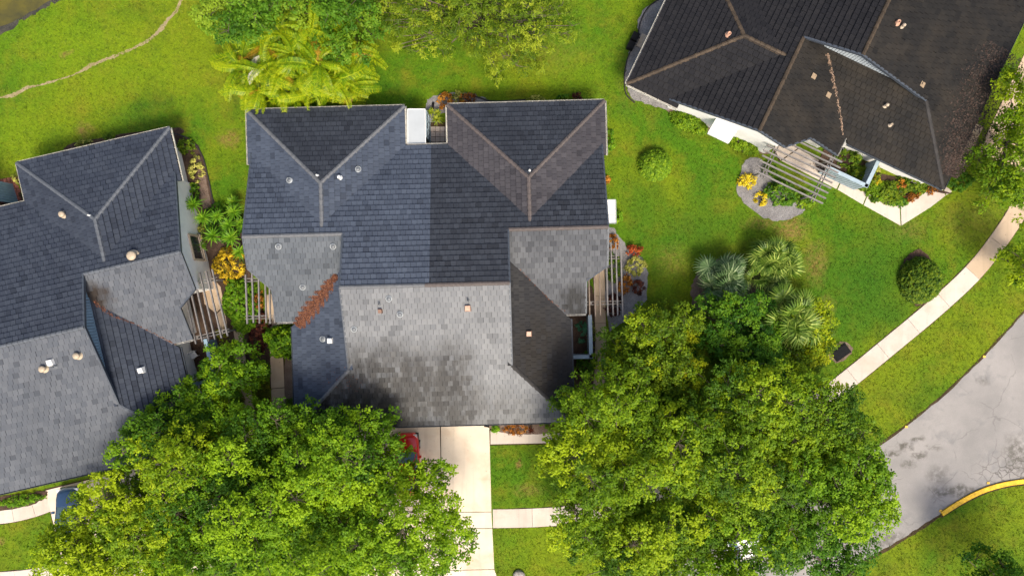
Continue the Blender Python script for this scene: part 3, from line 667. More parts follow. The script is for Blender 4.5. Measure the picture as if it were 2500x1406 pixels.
        for ci, (deck, org, eu, ev, nn, tmesh, items, rest, mat, h0, h1, gap) in enumerate(s.cand):
            R = Matrix((eu, ev, nn)).transposed().to_4x4()
            for ii, (u, v, dh, ro, pi_) in enumerate(items):
                q = org + eu * u + ev * v + nn * dh
                if (ci, ii) in pick:
                    link('roof_tile', tmesh, deck, Matrix.Translation(q) @ R @ Matrix.Rotation(ro, 4, 'Y') @ Matrix.Rotation(pi_, 4, 'X'))
                else:
                    Vt = [(-TW / 2 + gap, 0, h0), (TW / 2 - gap, 0, h0), (TW / 2 - gap, EX, h1), (-TW / 2 + gap, EX, h1), (-TW / 2 + gap, 0, 0.002), (TW / 2 - gap, 0, 0.002)]
                    rest.add([q + eu * a + ev * b + nn * (c + (-a * ro + b * pi_ if c > .01 else 0)) for a, b, c in Vt], [(0, 1, 2, 3), (4, 5, 1, 0), (5, 2, 1), (4, 0, 3)])
            if rest.V:
                o = rest.build('roof_tiling', mat, deck); o['kind'] = 'stuff'
    def ridge(s, a, b, mat, step=0.36, w=0.30):
        a, b = Vector(a), Vector(b); L = (b - a).length; n = max(1, round(L / step)); d = (b - a).normalized()
        sx = d.cross(Vector((0, 0, 1))).normalized(); u = sx.cross(d)
        key = mat.name
        if key not in s.capmesh:
            mb = MB(); prof = [(-0.5, -0.06), (-0.34, 0.045), (0, 0.085), (0.34, 0.045), (0.5, -0.06)]; V = []
            for yy, sc_, dz in ((0, 1.06, 0.03), (step * 1.04, 0.92, 0.0)): V += [(x * w * sc_, yy, z * 1.0 + dz + 0.03) for x, z in prof]
            mb.add(V, [(i, i + 1, 6 + i, 5 + i) for i in range(4)] + [(4, 3, 2, 1, 0)])
            s.capmesh[key] = mb.mesh('ridge_cap', mat)
        R = Matrix((sx, d, u)).transposed().to_4x4()
        for k in range(n):
            link('ridge_cap', s.capmesh[key], s.root, Matrix.Translation(a + d * (L * k / n)) @ R)
    def barge(s, a, b, mat):
        MB().bar(Vector(a) + Vector((0, 0, -0.07)), Vector(b) + Vector((0, 0, -0.07)), 0.05, 0.24).build('barge_board', mat, s.root)
        MB().bar(Vector(a) + Vector((0, 0, 0.065)), Vector(b) + Vector((0, 0, 0.065)), 0.12, 0.03).build('rake_trim', mat, s.root)
    def gutter(s, a, b, mat, outward):
        o = Vector((outward[0], outward[1], 0)) * 0.07; a = Vector(a) + o; b = Vector(b) + o; z = Vector((0, 0, 1))
        mb = MB(); mb.bar(a - z * .1, b - z * .1, 0.12, 0.02); mb.bar(a + o * 0.8 - z * .05, b + o * 0.8 - z * .05, 0.018, 0.12)
        g = mb.build('gutter', mat, s.root); L = (b - a).length; n = int(L / 0.9); d = (b - a).normalized(); hb = MB()
        for k in range(n): q = a + d * (L * (k + .5) / n); hb.bar(q - o, q + o, 0.03, 0.03)
        hb.build('gutter_hangers', mat, g)['kind'] = 'stuff'

    def build(s, mats, caps, wallmat, gut, boards=(), bmat=None):
        """mats: per-side dictionaries with keys N,S,side,wing,dorm,hip"""
        for sd_ in (-1, 1):
            f = lambda pts: [(sd_ * x, y) for x, y in pts]; mt = mats[sd_]
            yv = yE - (d_out - w_out)
            s._pz = lambda p: ZE + mP * (yE - p.y)
            x0 = 0.3 * sd_
            s.slope(f([(x0, 0), (xr, 0), (xr, yW), (w_out, yW), (w_out, yv), (mid, yE - hD), (d_in, yE), (x0, yE)]), (0, 1), mt['N'])
            s._pz = lambda p: ZE + mP * (xs - abs(p.x))
            s.slope(f([(xs, -yE), (xs, vb), (xs - (c3y - vb), c3y), (xr - .3, vt + .3), (xr - .3, -yE + tS), (xr, -yE + tS)]), (sd_, 0), mt['side'])
            s._pz = lambda p: ZW - mP * (yW - p.y)
            cy1 = c1y if sd_ < 0 else c1y - 0.45
            s.slope(f([(xr - .3, yW), (w_out, yW), (w_out, cy1), (c2x, c2y), (c2x, c3y), (xs - (c3y - vb), c3y), (xr - .3, vt + .3)]), (0, -1), mt['wing'])
            s._pz = lambda p: ZE + mP * (yN - p.y)
            s.slope(f([(d_in, yN), (d_out, yN), (mid, yN - hD)]), (0, 1), mt['hip'])
            s._pz = lambda p: ZE + mP * (abs(p.x) - d_in)
            s.slope(f([(d_in, yN), (mid, yN - hD), (mid, yE - hD), (d_in, yE)]), (-sd_, 0), mt['dorm'])
            s._pz = lambda p: ZE + mP * (d_out - abs(p.x))
            s.slope(f([(d_out, yN), (mid, yN - hD), (mid, yE - hD), (w_out + .02, yv - .02), (w_out + .02, yE - 1.0), (d_out, yE - 1.0)]), (sd_, 0), mt['dorm'])
            # ridges, hips
            X = lambda x, y, z: (sd_ * x, y, z); zd = ZE + mP * hD
            s.ridge(X(d_in, yN, ZE), X(mid, yN - hD, zd), caps[sd_][0]); s.ridge(X(d_out, yN, ZE), X(mid, yN - hD, zd), caps[sd_][0])
            s.ridge(X(mid, yN - hD, zd), X(mid, yE - hD - .25, zd), caps[sd_][0])
            s.ridge(X(w_out, yW, ZW), X(xr + .02, yW, ZW), caps[sd_][1])
            s.ridge(X(xs, -yE, ZE), X(xr, -yE + tS, ZE + mP * tS), caps[sd_][2])
            s.ridge(X(xr, 0, ZE + mP * yE), X(0, 0, ZE + mP * yE), caps[sd_][1])
            zr = ZE + mP * yE
            s.barge(X(xr, yW, ZW + .02), X(xr, 0, zr), M['fascia']); s.barge(X(xr, 0, zr), X(xr, -yE + tS, ZE + mP * tS), M['fascia'])
            s.barge(X(w_out, yE - .26, ZE + .08), X(w_out, yW, ZW), M['fascia']); zc1 = ZW - mP * (yW - cy1); s.barge(X(w_out, yW, ZW), X(w_out, cy1, zc1), M['fascia'])
            zc2 = ZW - mP * (yW - c2y); zc3 = ZW - mP * (yW - c3y)
            s.barge(X(w_out, cy1, zc1), X(c2x, c2y, zc2), M['fascia']); s.barge(X(c2x, c2y, zc2), X(c2x, c3y, zc3), M['fascia'])
            # gutters
            s.gutter(X(d_in, yN, ZE), X(d_out, yN, ZE), gut, (0, 1)); s.gutter(X(d_out, yN, ZE), X(d_out, yE - 1.0, ZE), gut, (sd_, 0))
            s.gutter(X(d_in, yN, ZE), X(d_in, yE, ZE), gut, (-sd_, 0)); s.gutter(X(xs, vb, ZE), X(xs, -yE, ZE), M['fascia'], (sd_, 0))
            s.gutter(X(c2x, c3y, zc3), X(xs - .3, c3y, zc3), gut, (0, -1))
            # walls
            w = MB(); q = 0.75
            w.prism(f([(d_in + q, yE - 1), (d_out - q, yE - 1), (d_out - q, yN - q), (d_in + q, yN - q)]), 0, ZE - .02)
            yy = [yE - .6, yW, cy1 + .1]; zz = [ZE + mP * .6 - .2, ZW - .2, zc1 - .22]
            for xa, xb in (((xr - .6), w_out - .35),):
                for (ya, za), (yb, zb) in zip(list(zip(yy, zz)), list(zip(yy, zz))[1:]):
                    w.prism(f([(xa, ya), (xb, ya), (xb, yb), (xa, yb)]), 0, lambda x, y, ya=ya, yb=yb, za=za, zb=zb: za + (zb - za) * (y - ya) / (yb - ya))
            w.prism(f([(xr - .6, cy1 + .1), (c2x - .9, cy1 + .1), (c2x - .9, c3y + .5), (xr - .6, c3y + .5)]), 0, ZE - .1)
            w.prism(f([(xr - .7, c3y), (xs - .5, c3y), (xs - .5, -yE + .5), (xr - .7, -yE + .5)]), 0, ZE - .02)
            w.build('wall', wallmat, s.root)
            # gable under the main ridge: backing and upright boards
            top = lambda y: ZE + mP * yE - mP * abs(y) - 0.17
            bot = lambda y: max(ZW - mP * (yW - y), min(ZE + mP * (xs - xr + .3), ZE + mP * (yE + y))) - 0.05 if y < yW else top(y) - .01
            gx = xr - 0.30; n = 44; ys = [yW - .1 + (-yE + tS + .4 - yW) * i / n for i in range(n + 1)]
            gb = MB()
            for ya, yb in zip(ys, ys[1:]):
                if top((ya + yb) / 2) - bot((ya + yb) / 2) < .02: continue
                P4 = [X(gx - .1, ya, bot(ya)), X(gx - .1, yb, bot(yb)), X(gx - .1, yb, max(top(yb), bot(yb))), X(gx - .1, ya, max(top(ya), bot(ya)))]
                gb.add(P4, [(0, 1, 2, 3)])
                if sd_ in boards:
                    e = 0.018; V8 = [X(gx + o_, y_, z_) for o_ in (-.06, 0) for (y_, z_) in ((ya - e, bot(ya)), (yb + e, bot(yb)), (yb + e, max(top(yb), bot(yb) + .01)), (ya - e, max(top(ya), bot(ya) + .01)))]
                    MB().add(V8, [(0, 1, 2, 3), (4, 5, 6, 7), (0, 1, 5, 4), (1, 2, 6, 5), (2, 3, 7, 6), (3, 0, 4, 7)]).build('siding_board', bmat or M['siding'], s.root)
            gb.build('gable_wall', M['siding_gap'], s.root)
        s._pz = lambda p: ZE + mP * (yE + p.y)
        s.slope([(-xr, 0), (xr, 0), (xr, -yE + tS), (xs, -yE), (-xs, -yE), (-xr, -yE + tS)], (0, -1), mats['S'])
        s.gutter((-xs, -yE, ZE), (xs, -yE, ZE), M['fascia'], (0, -1)); s.gutter((-d_in, yE, ZE), (d_in, yE, ZE), gut, (0, 1))
        w = MB().box((-xr + .5, -yE + .6, 0), (xr - .5, yE - .6, ZE - .03)); w.build('wall', wallmat, s.root)
        s.tiles()
    # roof fittings, placed by where they stand on the roof
    def fit(s, name, px, py, mb, mat, flat=True, parent=None):
        p, n = s.on_roof(px, py); q = n.to_track_quat('Z', 'Y').to_matrix().to_4x4() if flat else Matrix.Identity(4)
        return mb.build(name, mat, parent or s.root, True, Matrix.Translation(p + n * 0.04) @ q)
    def dome_vent(s, px, py, r=0.20):
        v = s.fit('roof_vent', px, py, MB().lathe([(r * 1.06, 0.0), (r * 1.06, 0.02), (r, 0.03), (r, 0.13), (r * .90, 0.15), (r * .84, 0.12)], 18), M['white_metal'])
        MB().lathe([(r * .85, 0.11), (r * .74, 0.15), (r * .45, 0.19), (0.02, 0.20)], 18).build('dome', M['dome'], v, True)
    def mushroom(s, px, py, r, mat=None):
        mat = mat or M['beige']; r *= .88
        v = s.fit('roof_vent', px, py, MB().lathe([(r * 1.3, 0), (r * 1.25, 0.03), (r * .7, 0.05), (r * .68, 0.28)], 18), mat, False)
        MB().lathe([(r * .6, 0.24), (r, 0.25), (r * 1.02, 0.30), (r * .8, 0.37), (r * .3, 0.41), (0.02, 0.415)], 18).build('cap', mat, v, True)
    def pipe(s, px, py, r, mat, h=0.3):
        s.fit('vent_pipe', px, py, MB().lathe([(r * 1.8, 0), (r * 1.7, 0.04), (r, 0.06), (r, h), (r * .7, h), (r * .7, h - .1)], 12), mat, False)
    def boxvent(s, px, py, w, mat):
        p, n = s.on_roof(px, py); mb = MB(); a = w / 2
        mb.add([(-a * 1.3, -a * 1.3, 0.0), (a * 1.3, -a * 1.3, 0), (a * 1.3, a * 1.3, 0), (-a * 1.3, a * 1.3, 0), (-a, -a, .26), (a, -a, .26), (a * .9, a * .9, .34), (-a * .9, a * .9, .34)],
               [(4, 5, 6, 7), (0, 1, 5, 4), (1, 2, 6, 5), (2, 3, 7, 6), (3, 0, 4, 7)])
        mb.build('box_vent', mat, s.root, False, Matrix.Translation(p))

cb, cr, cd, cm, cs = M['cap_blue'], M['cap_brown'], M['cap_dark'], M['cap_moss'], M['cap_soot']
HC = House('duplex_house', 'long duplex house in the middle, its tiled roof half blue-grey and half charcoal', -5.637, 0.191, 1.543, 1.0, None)
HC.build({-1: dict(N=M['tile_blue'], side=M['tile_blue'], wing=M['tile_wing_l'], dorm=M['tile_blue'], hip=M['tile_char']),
          1: dict(N=M['tile_char'], side=M['tile_side_r'], wing=M['tile_wing_r'], dorm=M['tile_dorm_r'], hip=M['tile_char']), 'S': M['tile_front_sunlit']},
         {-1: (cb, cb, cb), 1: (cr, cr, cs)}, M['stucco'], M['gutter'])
HL = House('duplex_house', 'slate grey tiled house with white side wall, cut off by the left edge', -32.946, -3.754, 13.01, 0.995, None)
sl = dict(N=M['tile_left'], side=M['tile_left'], wing=M['tile_left_sunlit'], dorm=M['tile_left'], hip=M['tile_left'])
HL.build({-1: sl, 1: sl, 'S': M['tile_left_sunlit']}, {-1: (cd, cd, cd), 1: (cd, cd, cd)}, M['stucco'], M['gutter'], boards=(1,))
HR = House('duplex_house', 'grimy black and brown tiled house at the top right corner, strewn with leaves', 25.099, 20.167, 64.51, 1.036, None)
sr = dict(N=M['tile_right'], side=M['tile_right_s'], wing=M['tile_right_s'], dorm=M['tile_right'], hip=M['tile_right'])
HR.build({-1: sr, 1: sr, 'S': M['tile_right_s']}, {-1: (cm, cm, cs), 1: (cm, cm, cs)}, M['stucco'], M['gutter'], boards=(-1,), bmat=plain('siding_grey_white', (0.46, 0.51, 0.53), 0.6, 0.12, 3.0))

for x, y in [(709, 441), (874, 414), (681, 601), (814, 601), (740, 700), (950, 728), (977, 766), (865, 802), (790, 827)]: HC.dome_vent(x, y)
HC.mushroom(830, 434, 0.15, M['white']); HC.pipe(776, 430, 0.06, M['white']); HC.pipe(1293, 418, 0.06, M['white']); HC.pipe(927, 741, 0.06, M['dome']); HC.pipe(1143, 732, 0.06, M['dome'])
HC.boxvent(929, 759, 0.24, M['brown_metal']); HC.boxvent(1142, 752, 0.34, M['copper']); HC.boxvent(1291, 814, 0.32, M['copper']); HC.boxvent(807, 831, 0.32, M['white'])
HL.mushroom(158, 524, 0.24); HL.mushroom(327, 625, 0.36); HL.mushroom(193, 867, 0.25); HL.mushroom(110, 899, 0.25); HL.boxvent(127, 884, 0.36, M['white']); HL.pipe(138, 893, 0.09, M['dome'])
HL.boxvent(347, 903, 0.34, M['white']); HL.pipe(222, 527, 0.05, M['white'])
HR.pipe(2188, 57, 0.12, M['copper']); HR.mushroom(2200, 66, 0.13, M['tan_frame']); HR.mushroom(2160, 259, 0.14, M['tan_frame']); HR.pipe(2172, 306, 0.08, M['tan_frame']); HR.pipe(1778, 86, 0.12, M['copper'])
for x, y in [(1985, 187), (2021, 233), (2250, 207)]:
    p, n = HR.on_roof(x, y); a = 0.17
    MB().box((-a, -a, 0), (a, a, .05)).build('replacement_tile', M['tile_tan'], HR.root, False, Matrix.Translation(p + n * .05) @ n.to_track_quat('Z', 'Y').to_matrix().to_4x4())

# porch roof, awnings, window, patio
def flat_roof(house, quad, z, mat, rim, name='awning', slopez=0.0, ribs=0):
    L = [house.local(G(x, y, z)) for x, y in quad]; mb = MB()
    mb.prism(L, z - .12, z); o = mb.build(name, mat, house.root)
    c = Vector((sum(p[0] for p in L) / 4, sum(p[1] for p in L) / 4, 0))
    for i in range(4):
        a, b = Vector((*L[i], z - .03)), Vector((*L[(i + 1) % 4], z - .03)); MB().bar(a, b, 0.05, 0.16).build('rim', rim, o)
    for k in range(ribs):
        t = (k + 1) / (ribs + 1); a = Vector((*L[0], z + .012)).lerp(Vector((*L[3], z + .012)), t); b = Vector((*L[1], z + .012)).lerp(Vector((*L[2], z + .012)), t)
        MB().bar(a, b, 0.03, 0.03).build('rib', rim, o)
    return o
flat_roof(HC, [(995, 267), (1038, 267), (1039, 352), (996, 353)], 2.55, M['white_metal'], M['white'], 'porch_roof')
flat_roof(HC, [(1481, 488), (1503, 488), (1504, 545), (1484, 545)], 2.25, M['white'], M['white_metal'], 'awning', 0, 2)
flat_roof(HR, [(1749, 290), (1807, 307), (1778, 350), (1728, 326)], 2.3, M['white'], M['white'], 'awning')
pat = sheet('patio', GP([(1040, 300), (1096, 300), (1096, 356), (1040, 356)]), 0.075, M['soil'])
for i in range(4):
    for j in range(4):
        x0, y0 = 1052 + i * 11.4, 310 + j * 12.5; slab('paver', GP([(x0, y0), (x0 + 11.2, y0), (x0 + 11.2, y0 + 12.3), (x0, y0 + 12.3)]), 0.05, 0.11, M['paver'], pat, 0.01)
scr = empty('screen_enclosure', G(1050, 325)); tag(scr, 'dark framed screen panels beside the white porch roof', 'screen')
for k, x in enumerate((1043, 1047, 1050)):
    mb = MB(); a, b = G(x, 290, 0) - scr.location, G(x + 1, 350, 0) - scr.location
    for z in (0.1, 1.1, 2.2): mb.bar(a + Vector((0, 0, z)), b + Vector((0, 0, z)), 0.05, 0.05)
    for t in (0, .33, .66, 1): q = a.lerp(b, t); mb.bar(q, q + Vector((0, 0, 2.25)), 0.05, 0.05)
    mb.build('frame', M['siding_pale'] if k == 2 else M['fascia'], scr)
dsp = MB().tube([G(1056, 268, .12), G(1057, 258, .1), G(1058, 251, .08)], [.09, .09, .09], 8)
tag(dsp.build('drain_pipe', M['black'], None, True), 'black drain pipe lying on the bed by the spiky plants', 'pipe')

# window in the white side wall of the left house
wx = w_out - .35
def wloc(y, z, o=0.0): return (wx + o, y, z)
wn_ = MB(); y0, y1, z0, z1 = 3.2, 5.0, 0.8, 2.3
for a, b in (((y0, z0), (y1, z0)), ((y1, z0), (y1, z1)), ((y1, z1), (y0, z1)), ((y0, z1), (y0, z0))): wn_.bar(wloc(*a, .04), wloc(*b, .04), 0.14, 0.14, Vector((1, 0, 0)))
wo = wn_.build('window', M['tan_frame'], HL.root)
for k in range(3): MB().box((wx + .005, y0 + .05 + k * .57, z0 + .05), (wx + .03, y0 + .60 + k * .57, z1 - .05)).build('pane', M['glass'], wo)
MB().box((wx, y0 - .1, z0 - .16), (wx + .16, y1 + .1, z0 - .08)).build('sill', M['tan_frame'], wo)

# red paved court and blue screen wall at the left edge
ct = sheet('red_court', GP([(-60, 450), (40, 440), (62, 500), (-40, 520)]), 0.02, M['soil'])
for i in range(10):
    for j in range(6):
        x0 = -50 + i * 9.6 + (j % 2) * 4.8; y0 = 446 + j * 10 - i * 1.6
        slab('brick', GP([(x0, y0), (x0 + 9.3, y0 - 1.4), (x0 + 11.2, y0 + 8.2), (x0 + 1.9, y0 + 9.6)]), 0.0, 0.06, M['brick'], ct, 0.008)
def board_wall(name, label, px_a, px_b, h, mat, backing, cap, n, z0=0.0, pick=None):
    a, b = G(*px_a), G(*px_b); root = empty(name, a); tag(root, label, 'wall'); d = b - a; L = d.length; d = d.normalized(); nrm = Vector((d.y, -d.x, 0))
    MB().bar(Vector((0, 0, h / 2)), d * L + Vector((0, 0, h / 2)), 0.10, h - .02).build('backing', backing, root)
    for side in (-1, 1):
        for k in range(n):
            q = d * (L * (k + .5) / n) + nrm * side * 0.065
            MB().bar(q + Vector((0, 0, 0.04)), q + Vector((0, 0, h - .04)), L / n * .86, 0.03, nrm).build('board', mat, root)
    MB().bar(d * -.06 + Vector((0, 0, h + .02)), d * (L + .06) + Vector((0, 0, h + .02)), 0.24, 0.05).build('cap', cap, root)
    return root
board_wall('screen_wall', 'blue boarded screen wall beside the red court at the left edge', (30, 450), (45, 500), 2.0, M['siding'], M['siding_gap'], M['siding_pale'], 8)

# ------------------------------------------------------------------ courtyard walls and pergolas
def loc_px(house, x, y): return house.world((x, y, 0))
def court(house, side, label, mat, cap, h=1.7, x1=11.15, ya=-2.5, yb=-5.35):
    P = [(side * x1, ya), (side * x1, yb), (side * (xs - .35), yb)]; W = [house.world((x, y, 0)) for x, y in P]
    root = empty('courtyard_wall', W[1]); tag(root, label, 'wall')
    for a, b in zip(W, W[1:]):
        a = a - W[1]; b = b - W[1]; d = (b - a); L = d.length; d.normalize(); nrm = Vector((d.y, -d.x, 0)); n = max(3, round(L / .22))
        MB().bar(a + Vector((0, 0, h / 2)), b + Vector((0, 0, h / 2)), 0.10, h - .02).build('backing', M['siding_gap'], root)
        for sgn in (-1, 1):
            for k in range(n):
                q = a + d * (L * (k + .5) / n) + nrm * sgn * .065; MB().bar(q + Vector((0, 0, .04)), q + Vector((0, 0, h - .03)), L / n * .84, .03, nrm).build('board', mat, root)
        MB().bar(a - d * .1 + Vector((0, 0, h + .03)), b + d * .1 + Vector((0, 0, h + .03)), 0.26, 0.06).build('cap', cap, root)
    pl = [house.world((side * x, y, 0)) for x, y in ((xs - .4, ya + .3), (x1 - .1, ya + .3), (x1 - .1, yb + .1), (xs - .4, yb + .1))]
    s_ = sheet('courtyard_soil', [(p.x, p.y) for p in pl], 0.075, M['mulch_dark'])
court(HC, 1, 'pale framed courtyard wall on the right side of the middle house', M['siding_pale'], M['siding_pale'], 1.6, 11.1)
court(HR, -1, 'blue boarded courtyard wall beside the top right house', M['siding_pale'], M['siding_pale'], 1.7, 11.3)
court(HL, 1, 'grey-blue boarded courtyard wall beside the left house', M['siding'], M['siding'], 1.6, 11.0)

def pergola(house, side, label, xs_, ya, yb, beams, z=2.45, mat=None, mat2=None, brown=()):
    mat = mat or M['timber']; c = house.world((side * xs_[0], (ya + yb) / 2, 0)); root = empty('pergola', c); tag(root, label, 'pergola')
    W = lambda x, y, zz: house.world((side * x, y, zz)) - c
    rg = random.Random(len(label))
    for k, x in enumerate(xs_):
        e1, e2 = rg.uniform(-.08, .08), rg.uniform(-.08, .08)
        MB().bar(W(x, ya + e1, z + .1), W(x + rg.uniform(-.03, .03), yb + e2, z + .1), 0.085, 0.15).build('slat', M['timber_brown'] if k in brown else mat, root)
    for y in beams:
        for o in (-.1, .1): MB().bar(W(xs_[0] + .15, y + o, z - .06), W(min(xs_) - .2, y + o, z - .06), 0.045, 0.16).build('beam', mat, root)
        MB().bar(W(xs_[0] - .35, y, 0), W(xs_[0] - .35, y, z - .02), 0.12, 0.12, Vector((0, 1, 0))).build('post', mat, root)
        MB().bar(W(min(xs_) + .1, y, 0), W(min(xs_) + .1, y, z - .02), 0.12, 0.12, Vector((0, 1, 0))).build('post', mat, root)
pergola(HC, -1, 'grey slatted pergola on the left side of the middle house', [12.85, 12.4, 11.95, 11.5, 11.2, 10.9], 1.15, -2.35, (0.7, -1.9))
pergola(HC, 1, 'long slatted pergola over the side walk right of the middle house', [13.25, 12.92, 12.58, 12.25, 11.75, 11.35, 11.0], 2.65, -2.45, (1.6, -1.55), brown=(4, 5, 6))
pergola(HL, 1, 'grey slatted pergola beside the left house and the lime shrub', [13.0, 12.55, 12.1, 11.65, 11.2, 10.75], 2.2, -2.6, (1.5, -2.2))
pergola(HR, -1, 'pale slatted pergola over the walk beside the top right house', [13.9, 13.52, 13.14, 12.76, 12.38, 12.0, 11.62, 11.24, 10.86], 2.2, -2.9, (1.5, -2.2))

# ------------------------------------------------------------------ foliage builders
def rand_unit(rng, n):
    v = rng.normal(size=(n, 3)); return v / np.linalg.norm(v, axis=1, keepdims=True)
def leaves(C, Nrm, Lg, Wd, rng, fold=0.25, tang=None):
    n = len(C); t = rand_unit(rng, n) if tang is None else tang + rand_unit(rng, n) * 0.35
    t = t - Nrm * np.sum(t * Nrm, axis=1, keepdims=True); t /= np.linalg.norm(t, axis=1, keepdims=True) + 1e-9
    b = np.cross(Nrm, t); L = Lg * rng.uniform(.75, 1.25, (n, 1)); W = Wd * rng.uniform(.75, 1.25, (n, 1))
    V = np.empty((n, 4, 3)); V[:, 0] = C - t * L * .5; V[:, 2] = C + t * L * .5 - Nrm * W * fold * .8
    m_ = C - t * L * .05 + Nrm * W * fold; V[:, 1] = m_ + b * W * .5; V[:, 3] = m_ - b * W * .5
    return V.reshape(-1, 3)
def clump_leaves(centers, rad, per, Lg, Wd, rng, lobe_t, up=0.9, flat=0.75):
    n = len(centers) * per; base = np.repeat(centers, per, axis=0); d = rand_unit(rng, n); d[:, 2] = np.where(d[:, 2] < -.35, -d[:, 2], d[:, 2])
    r = rad * rng.uniform(.35, 1.0, (n, 1)); C = base + d * r * np.array([1, 1, flat])
    Nr = d * .55 + rand_unit(rng, n) * .55 + np.array([0, 0, up]); Nr /= np.linalg.norm(Nr, axis=1, keepdims=True)
    t = np.repeat(lobe_t + rng.normal(0, .10, len(lobe_t)), per) + rng.normal(0, .09, n)
    return leaves(C, Nr, Lg, Wd, rng, tang=d), np.clip(t, 0, 1)

def tree(name, label, ells, ztop, zbase, mat, seed, trunk_px=None, lobe=1.65, sub=21, per=18, leaf=(.175, .115), group=None, cat='tree', dens=1.0, lowf=0.75, tr=0.22, tint=0.45, spread=0.24):
    """ells: crown ellipses (px, py, rx, ry) as they show at mid-crown height"""
    rng = np.random.default_rng(seed); rd = random.Random(seed); zc = zbase + (ztop - zbase) * .6
    lobes = []
    for (ex, ey, erx, ery) in ells:
        c = G(ex, ey, zc); k = PXM * (CAM_H - zc) / CAM_H; rx, ry = max(erx * k - lobe * .22, .5 * erx * k), max(ery * k - lobe * .22, .5 * ery * k)
        for layer in (0, 1):
            n = int(math.pi * rx * ry / (lobe * lobe) * (1.0 if layer == 0 else lowf) * dens); pts = []
            tries = 0
            while len(pts) < n and tries < n * 25:
                tries += 1; a = rd.uniform(0, 2 * math.pi); q = math.sqrt(rd.random()) * rd.uniform(.93, 1.04); x, y = q * math.cos(a) * rx, q * math.sin(a) * ry
                if all((x - p[0]) ** 2 + (y - p[1]) ** 2 > (lobe * .60) ** 2 for p in pts):
                    pts.append((x, y, q))
            for x, y, q in pts:
                dome = math.sqrt(max(0.0, 1 - min(q, 1) ** 2)); z = zbase + (ztop - zbase) * (.28 + .72 * dome) * rd.uniform(.62, 1.0) - (0 if layer == 0 else rd.uniform(.9, 2.4))
                lobes.append((c.x + x, c.y + y, max(z, zbase * .8), lobe * rd.uniform(.7, 1.2)))
    for (ex, ey, erx, ery) in ells:                      # ragged sprays around the outline
        c = G(ex, ey, zc); k = PXM * (CAM_H - zc) / CAM_H
        for j in range(int((erx + ery) * k * 1.5)):
            a = rd.uniform(0, 2 * math.pi); q = rd.uniform(.96, 1.13)
            lobes.append((c.x + q * math.cos(a) * erx * k, c.y + q * math.sin(a) * ery * k, zbase + (ztop - zbase) * rd.uniform(.15, .55), lobe * rd.uniform(.22, .42)))
    if trunk_px is None: trunk_px = ells[0][:2]
    tb = G(*trunk_px); root = empty(name, tb); tag(root, label, cat, group)
    # trunk and limbs
    ctr = Vector((sum(l[0] for l in lobes) / len(lobes), sum(l[1] for l in lobes) / len(lobes), zbase + (ztop - zbase) * .35))
    fork = Vector((tb.x, tb.y, 0)).lerp(ctr, .35); fork.z = max(zbase * .62, .5)
    tk = MB(); tk.tube([(0, 0, -.05), (0, 0, .25), (fork - tb) * .5 + Vector((.08, -.05, 0)), fork - tb], [tr * 1.5, tr * 1.08, tr * .92, tr * .8], 9)
    tk.build('trunk', M['bark'], root, True)
    lm = MB(); cents = []; tints = []
    for (x, y, z, r) in lobes:
        p = Vector((x, y, z)); a = fork - tb; b = p - tb; m1 = a.lerp(b, .45) + Vector((rd.uniform(-.3, .3), rd.uniform(-.3, .3), rd.uniform(.1, .5)))
        if rd.random() < .75: lm.tube([a, m1, b], [tr * .26, tr * .16, .025], 5, False)
        n = max(4, int(sub * r * r)); d = rand_unit(rng, n); d[:, 2] = np.abs(d[:, 2]) * rng.choice([1, 1, 1, -.5], n); rr = r * rng.uniform(.35, 1.0, (n, 1)) ** .6
        cc = np.array([x - tb.x, y - tb.y, z]) + d * rr * np.array([1, 1, .62]); cents.append(cc)
        tints.append(np.clip(np.full(n, tint + rd.gauss(0, spread)) + d[:, 2] * .08, .02, .98))  # lobe tops tinted lighter, imitating sun on the upper leaves
        for q in cc[::5]:
            lm.tube([b, Vector(q)], [.022, .010], 3, False)
    cents = np.concatenate(cents); tints = np.concatenate(tints)
    V, t = clump_leaves(cents, .34, per, leaf[0], leaf[1], rng, tints)
    cr_ = link('crown', fast_mesh('crown', V, 4, mat, t), root); lm.build('limbs', M['bark'], root, True)
    return root

def shrub(name, label, px, py, rx, ry, h, mat, seed, leaf=(.16, .10), per=10, nsub=None, group=None, cat='shrub', z0=0.0, round_=True, rot=0.0, dens=1.0, tint=.45, spread=.2, fill=.75, crad=.17, up=.8):
    rng = np.random.default_rng(seed); zc = z0 + h * .55; k = PXM * (CAM_H - zc) / CAM_H; RX, RY = rx * k, ry * k
    g = G(px, py, zc); root = empty(name, (g.x, g.y, z0)); tag(root, label, cat, group)
    n = nsub or int(max(14, 26 * (RX * RY * 4) * dens)); d = rand_unit(rng, n); d[:, 2] = np.abs(d[:, 2])
    r = rng.uniform(fill, 1.0, (n, 1)); lump = np.ones((n, 1)) if fill >= .9 else 1 + .16 * np.sin(d[:, :1] * 5 + seed) * np.cos(d[:, 1:2] * 4 + seed * 2) if round_ else 1 + rng.normal(0, .14, (n, 1))
    c, s = math.cos(rot), math.sin(rot); q = d * r * lump * np.array([RX, RY, h * .92])
    C = np.stack([q[:, 0] * c - q[:, 1] * s, q[:, 0] * s + q[:, 1] * c, np.maximum(q[:, 2], .06)], axis=1)
    t0 = np.clip(tint + rng.normal(0, spread, n), 0, 1)
    V, t = clump_leaves(C, crad, per, leaf[0], leaf[1], rng, t0, up)
    link('foliage', fast_mesh('foliage', V, 4, mat, t), root)
    st = MB(); rd = random.Random(seed)
    for k in range(5):
        a = rd.uniform(0, 6.28); st.tube([(0.06 * math.cos(a), .06 * math.sin(a), 0), (RX * .35 * math.cos(a), RY * .35 * math.sin(a), h * .55)], [.03, .012], 5)
    st.build('stems', M['stalk'], root)
    return root

